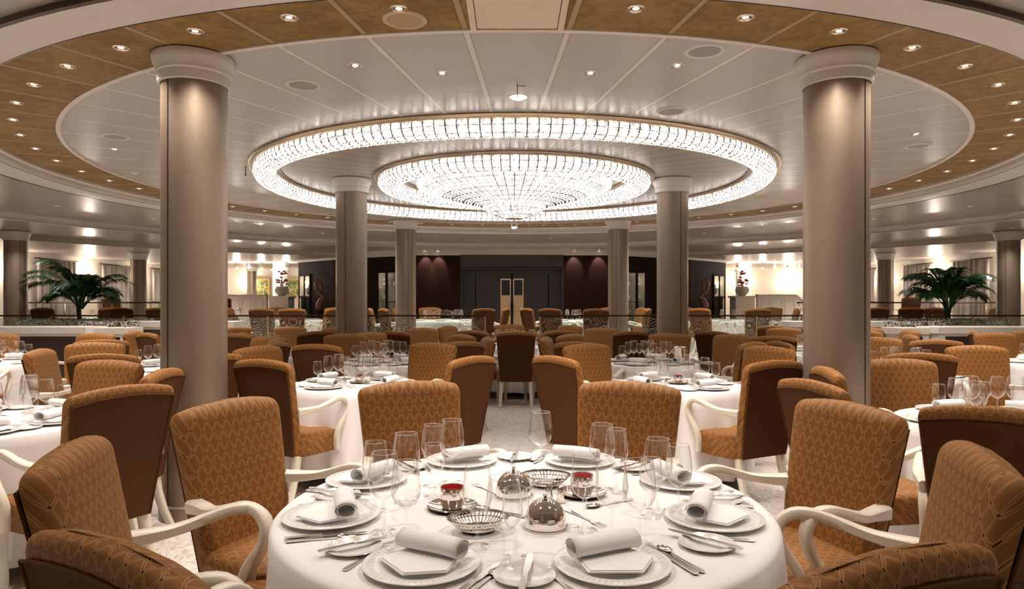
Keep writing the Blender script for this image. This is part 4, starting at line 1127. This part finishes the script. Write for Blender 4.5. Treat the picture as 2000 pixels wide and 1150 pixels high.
# ------------------------------------------------------------------ wine cabinets, sculptures, spots on the dark wall
def mk_bottle():
    t = thing('wine_bottle', '', 'bottle')
    MB().lathe([(0, 0), (.036, 0), (.038, .01), (.038, .18), (.03, .21), (.015, .235), (.014, .30), (.0, .30)], 14).build('body', M['bottle'], t, smooth=50)
    MB().lathe([(.0386, .05), (.0386, .14)], 14).build('paper_label', M['label'], t, smooth=180)
    return t
BOT = Proto(mk_bottle)
def cabinet(p0, p1, u0, u1, label):
    L = sqrt((p1[0]-p0[0])**2+(p1[1]-p0[1])**2); dx, dy = (p1[0]-p0[0])/L, (p1[1]-p0[1])/L; a = atan2(dy, dx)
    w = u1-u0; ox, oy = p0[0]+dx*(u0+u1)/2, p0[1]+dy*(u0+u1)/2; nx, ny = dy, -dx
    if ny > 0: nx, ny = -nx, -ny
    D = .34; F = .01; t = thing('wine_cabinet', label, 'cabinet', (ox+nx*F, oy+ny*F, .25), a)
    H = 2.03; b = MB(); b.box(-w/2, -w/2+.03, 0, D-.01, 0, H).box(w/2-.03, w/2, 0, D-.01, 0, H).box(-w/2, w/2, 0, D-.01, H-.05, H).box(-w/2, w/2, 0, D-.01, 0, .06).box(-w/2, w/2, D-.03, D-.01, .06, H-.05).box(-.02, .02, 0, D-.03, .06, H-.05)
    b.build('body', M['cabinet'], t)
    for s in (-1, 1):
        x0, x1 = sorted((s*.012, s*(w/2-.005)))
        f = MB(); f.box(x0, x1, -.022, 0, .02, .07).box(x0, x1, -.022, 0, H-.07, H-.02).box(x0, x0+.03, -.022, 0, .07, H-.07).box(x1-.03, x1, -.022, 0, .07, H-.07)
        dd = f.build('door', M['cabinet'], t); MB().box(x0+.03, x1-.03, -.012, -.008, .07, H-.07).build('door_glass', M['glass_green'], dd)
    zs = (.38, .78, 1.18, 1.55)
    for z in zs:
        MB().box(-w/2+.032, w/2-.032, .01, D-.032, z, z+.012).build('shelf', M['glass_green'], t)
    st = MB().box(-w/2+.04, w/2-.04, D-.045, D-.032, H-.10, H-.08); st.build('light_strip', M['dome'], t)
    light('cabinet_lamp', 'AREA', (0, .12, H-.10), 2.2, (1, .95, .85), t); bpy.data.lights[-1]
    for z in zs[:]:
        nb = max(3, int(w/.115))
        for i in range(nb):
            x = -w/2+.085+(w-.17)*i/(nb-1)
            if abs(x) < .055: continue
            yy = .15
            X = ox+nx*F+cos(a)*x-sin(a)*yy; Y = oy+ny*F+sin(a)*x+cos(a)*yy
            BOT.put((X, Y, .25+z+.0125), a, 'bottle in the %s' % label.replace('glass-fronted ', ''), 'bottles in the '+label)
cabinet(P[2], P[3], .45, 1.15, 'glass-fronted wine cabinet right of the inner left column')
cabinet(P[6], P[7], .65, 1.35, 'glass-fronted wine cabinet left of the inner right column')
cabinet(P[1], P[2], .95, 1.55, 'wine cabinet just left of the inner left column')
cabinet(P[7], P[8], .10, .70, 'wine cabinet just right of the inner right column')
cabinet(P[0], P[1], .08, .80, 'wine cabinet at the left end of the dark wall')
cabinet(P[8], P[9], 1.32, 2.04, 'wine cabinet at the right end of the dark wall')
for s, nm in ((-1, 'left'), (1, 'right')):
    t = thing('sculpture', 'reddish curved wooden sculpture on a stand by the dark wall, %s' % nm, 'sculpture', (s*5.75, 20.45, .25))
    MB().lathe([(0, 0), (.18, 0), (.18, .04), (.12, .08), (.13, .80), (.17, .84), (.17, .88), (0, .88)], 24).build('pedestal', M['redwood'], t, smooth=40)
    m = MB(); pts = [(0, 0, .88), (.04*s, 0, 1.05), (-.03*s, 0, 1.2), (-.13*s, 0, 1.3), (-.02*s, 0, 1.38), (.10*s, 0, 1.5), (.13*s, 0, 1.68), (.06*s, 0, 1.82), (-.03*s, 0, 1.72), (-.03*s, 0, 1.55), (.03*s, 0, 1.42)]
    m.tube(pts, [.12, .10, .08, .055, .06, .05, .05, .045, .04, .035, .03], 12); m.build('figure', M['sculpt'], t, smooth=180)
for x, rx, lab in ((-2.35, 0, 'wall spot on the dark red wall left of the doors, outer'), (-2.0, 0, 'wall spot on the dark red wall left of the doors, inner'), (1.68, 0, 'wall spot on the dark red wall right of the doors, inner'), (2.35, 0, 'wall spot on the dark red wall right of the doors, outer')):
    t = thing('wall_spot', lab, 'spot lamp', (x, 18.36, 2.83))
    MB().lathe([(.0, 0), (.045, 0), (.05, -.05), (.042, -.07), (.035, -.05)], 20).build('housing', M['cap'], t, smooth=40)
    MB().lathe([(0, -.05), (.036, -.052)], 16).build('bulb', M['bulb'], t)
    light('spot', 'SPOT', (0, 0, -.08), 22, parent=t, size=.02, spot=60, blend=.5, rot=(R_(32), 0, 0))

# ------------------------------------------------------------------ upper side areas: parapets, pillars, vases, paintings
for s, nm in ((-1, 'left'), (1, 'right')):
    t = thing('parapet', 'cream panelled stair parapet with sloping top at the far %s' % nm, 'parapet', (s*7.9, 20.3, .5))
    b = MB(); x = [(-.95, .75), (-.55, 1.08), (.6, 1.08)]
    for (xa, za), (xb, zb) in zip(x[:-1], x[1:]):
        xa2, xb2 = -s*xa, -s*xb
        b.add([(xa2, 0, 0), (xb2, 0, 0), (xb2, 0, zb), (xa2, 0, za), (xa2, .12, 0), (xb2, .12, 0), (xb2, .12, zb), (xa2, .12, za)], [(0, 1, 2, 3), (4, 7, 6, 5), (3, 2, 6, 7), (0, 3, 7, 4), (1, 5, 6, 2), (0, 4, 5, 1)])
    b.build('body', M['wall'], t)
    c = MB()
    for (xa, za), (xb, zb) in zip(x[:-1], x[1:]): c.ribbon([(s*-xa, .06, za+.02), (s*-xb, .06, zb+.02)], (0, 1, 0), .09, .02)
    c.build('coping', M['white_paint'], t)
    for k in range(3):
        xx = -.5+k*.36; m = MB()
        for a0, a1, b0, b1 in ((0, .28, .12, .14), (0, .28, .94, .96), (0, .02, .14, .94), (.26, .28, .14, .94)): m.box(min(-s*(xx+a0), -s*(xx+a1)), max(-s*(xx+a0), -s*(xx+a1)), -.012, 0, b0, b1)
        m.build('panel_moulding', M['white_paint'], t)
    t = thing('buffet_counter', 'long bright buffet counter with dark top edge at the far %s' % nm, 'counter', (s*10.0, 21.2, .5))
    MB().box(-1.2, 1.2, 0, .7, 0, .86).build('body', M['wall'], t); MB().box(-1.24, 1.24, -.04, .74, .86, .91).build('top', M['granite'], t)
    t = thing('square_pillar', 'cream square pillar beside the flower vase at the far %s' % nm, 'pillar', (s*8.0, 23.6, .5)); t['kind'] = 'thing'
    MB().box(-.2, .2, -.2, .2, 0, 2.22).build('shaft', M['wall'], t); MB().box(-.24, .24, -.24, .24, 1.95, 2.0).box(-.24, .24, -.24, .24, 0, .14).build('moulding', M['white_paint'], t)
    t = thing('pedestal', 'cream pedestal carrying the flower vase at the far %s' % nm, 'pedestal', (s*7.35, 21.8, .5))
    MB().box(-.3, .3, -.3, .3, 0, 1.02).build('body', M['wall'], t); MB().box(-.34, .34, -.34, .34, 1.02, 1.08).build('top', M['white_paint'], t)
    v = thing('flower_vase', 'round pale vase of %s flowers at the far %s' % ('reddish' if s < 0 else 'pink', nm), 'vase', (s*7.35, 21.8, 1.582))
    MB().lathe([(0, 0), (.10, 0), (.20, .10), (.22, .20), (.17, .30), (.15, .30), (.20, .20), (.09, .02), (0, .02)], 24).build('bowl', M['terracotta'], v, smooth=40)
    rnd = random.Random(5)
    m = MB()
    for k in range(10):
        a, r = rnd.uniform(0, 6.28), rnd.uniform(0, .16); m.tube([(0, 0, .2), (r*.6*cos(a), r*.6*sin(a), .45), (r*cos(a), r*sin(a), .55+rnd.uniform(0, .15))], .006, 4)
    m.build('stalks', M['trunk'], v)
    for k in range(16):
        a, r, z = rnd.uniform(0, 6.28), rnd.uniform(.02, .2), rnd.uniform(.34, .82); q = rnd.uniform(.04, .065); f = MB()
        for j in range(5):
            b_ = 2*pi*j/5; f.lathe([(q*.5*sin(u*pi/5), -q*.5*cos(u*pi/5)) for u in range(6)], 6, cx=r*cos(a)*(1-.4*z)+q*.5*cos(b_), cy=r*sin(a)*(1-.4*z)+q*.5*sin(b_), cz=z)
        f.build('blossom', M['flower'], v, smooth=180)
    # glass railing on the upper level's edge
    t = thing('upper_railing', 'thin dark handrail on the higher %s level' % nm, 'railing', (s*10.0, 17.5, .5))
    MB().tube([(-2.7, 0, .88), (2.2 if s < 0 else 2.7, 0, .88)], .018, 8).build('handrail', M['darkmetal'], t, smooth=180)
    for k in range(5): MB().tube([(-2.65+k*1.2, 0, 0), (-2.65+k*1.2, 0, .87)], .012, 6).build('post', M['brass'], t, smooth=180)
column(-9.75, 25.6, 2.72, 'thin distant column between the two paintings', -1, .5, None, .17)
for x, lab in ((-10.25, 'gilt-framed green and yellow painting left of the thin distant column'), (-8.95, 'gilt-framed green and yellow painting right of the thin distant column')):
    t = thing('painting', lab, 'painting', (x, 27.66, 1.95))
    MB().box(-.36, .36, .0, .02, -.30, .30).build('canvas', M['paint'], t)
    m = MB(); m.box(-.44, .44, -.03, .03, .30, .38).box(-.44, .44, -.03, .03, -.38, -.30).box(-.44, -.36, -.03, .03, -.30, .30).box(.36, .44, -.03, .03, -.30, .30)
    m.build('frame', M['gilt'], t)
for s, nm in ((-1, 'left'), (1, 'right')):
    for k in range(6):
        x = s*(7.6+k*.42); t = thing('track_spot', 'bright little track spot near the ceiling at the far %s' % nm, 'spot lamp', (x, 23.0, 2.72), 0, 'track spots at the far %s' % nm)
        MB().lathe([(0, 0), (.012, 0), (.012, -.09), (.04, -.10), (.045, -.19), (.03, -.19)], 14).build('housing', M['white_paint'], t, smooth=40)
        MB().lathe([(.0, -.215), (.02, -.21), (.034, -.185)], 14).build('bulb', M['bulb'], t)
        if k % 2 == 0: light('spot', 'POINT', (0, 0, -.26), 30, parent=t, size=.04)
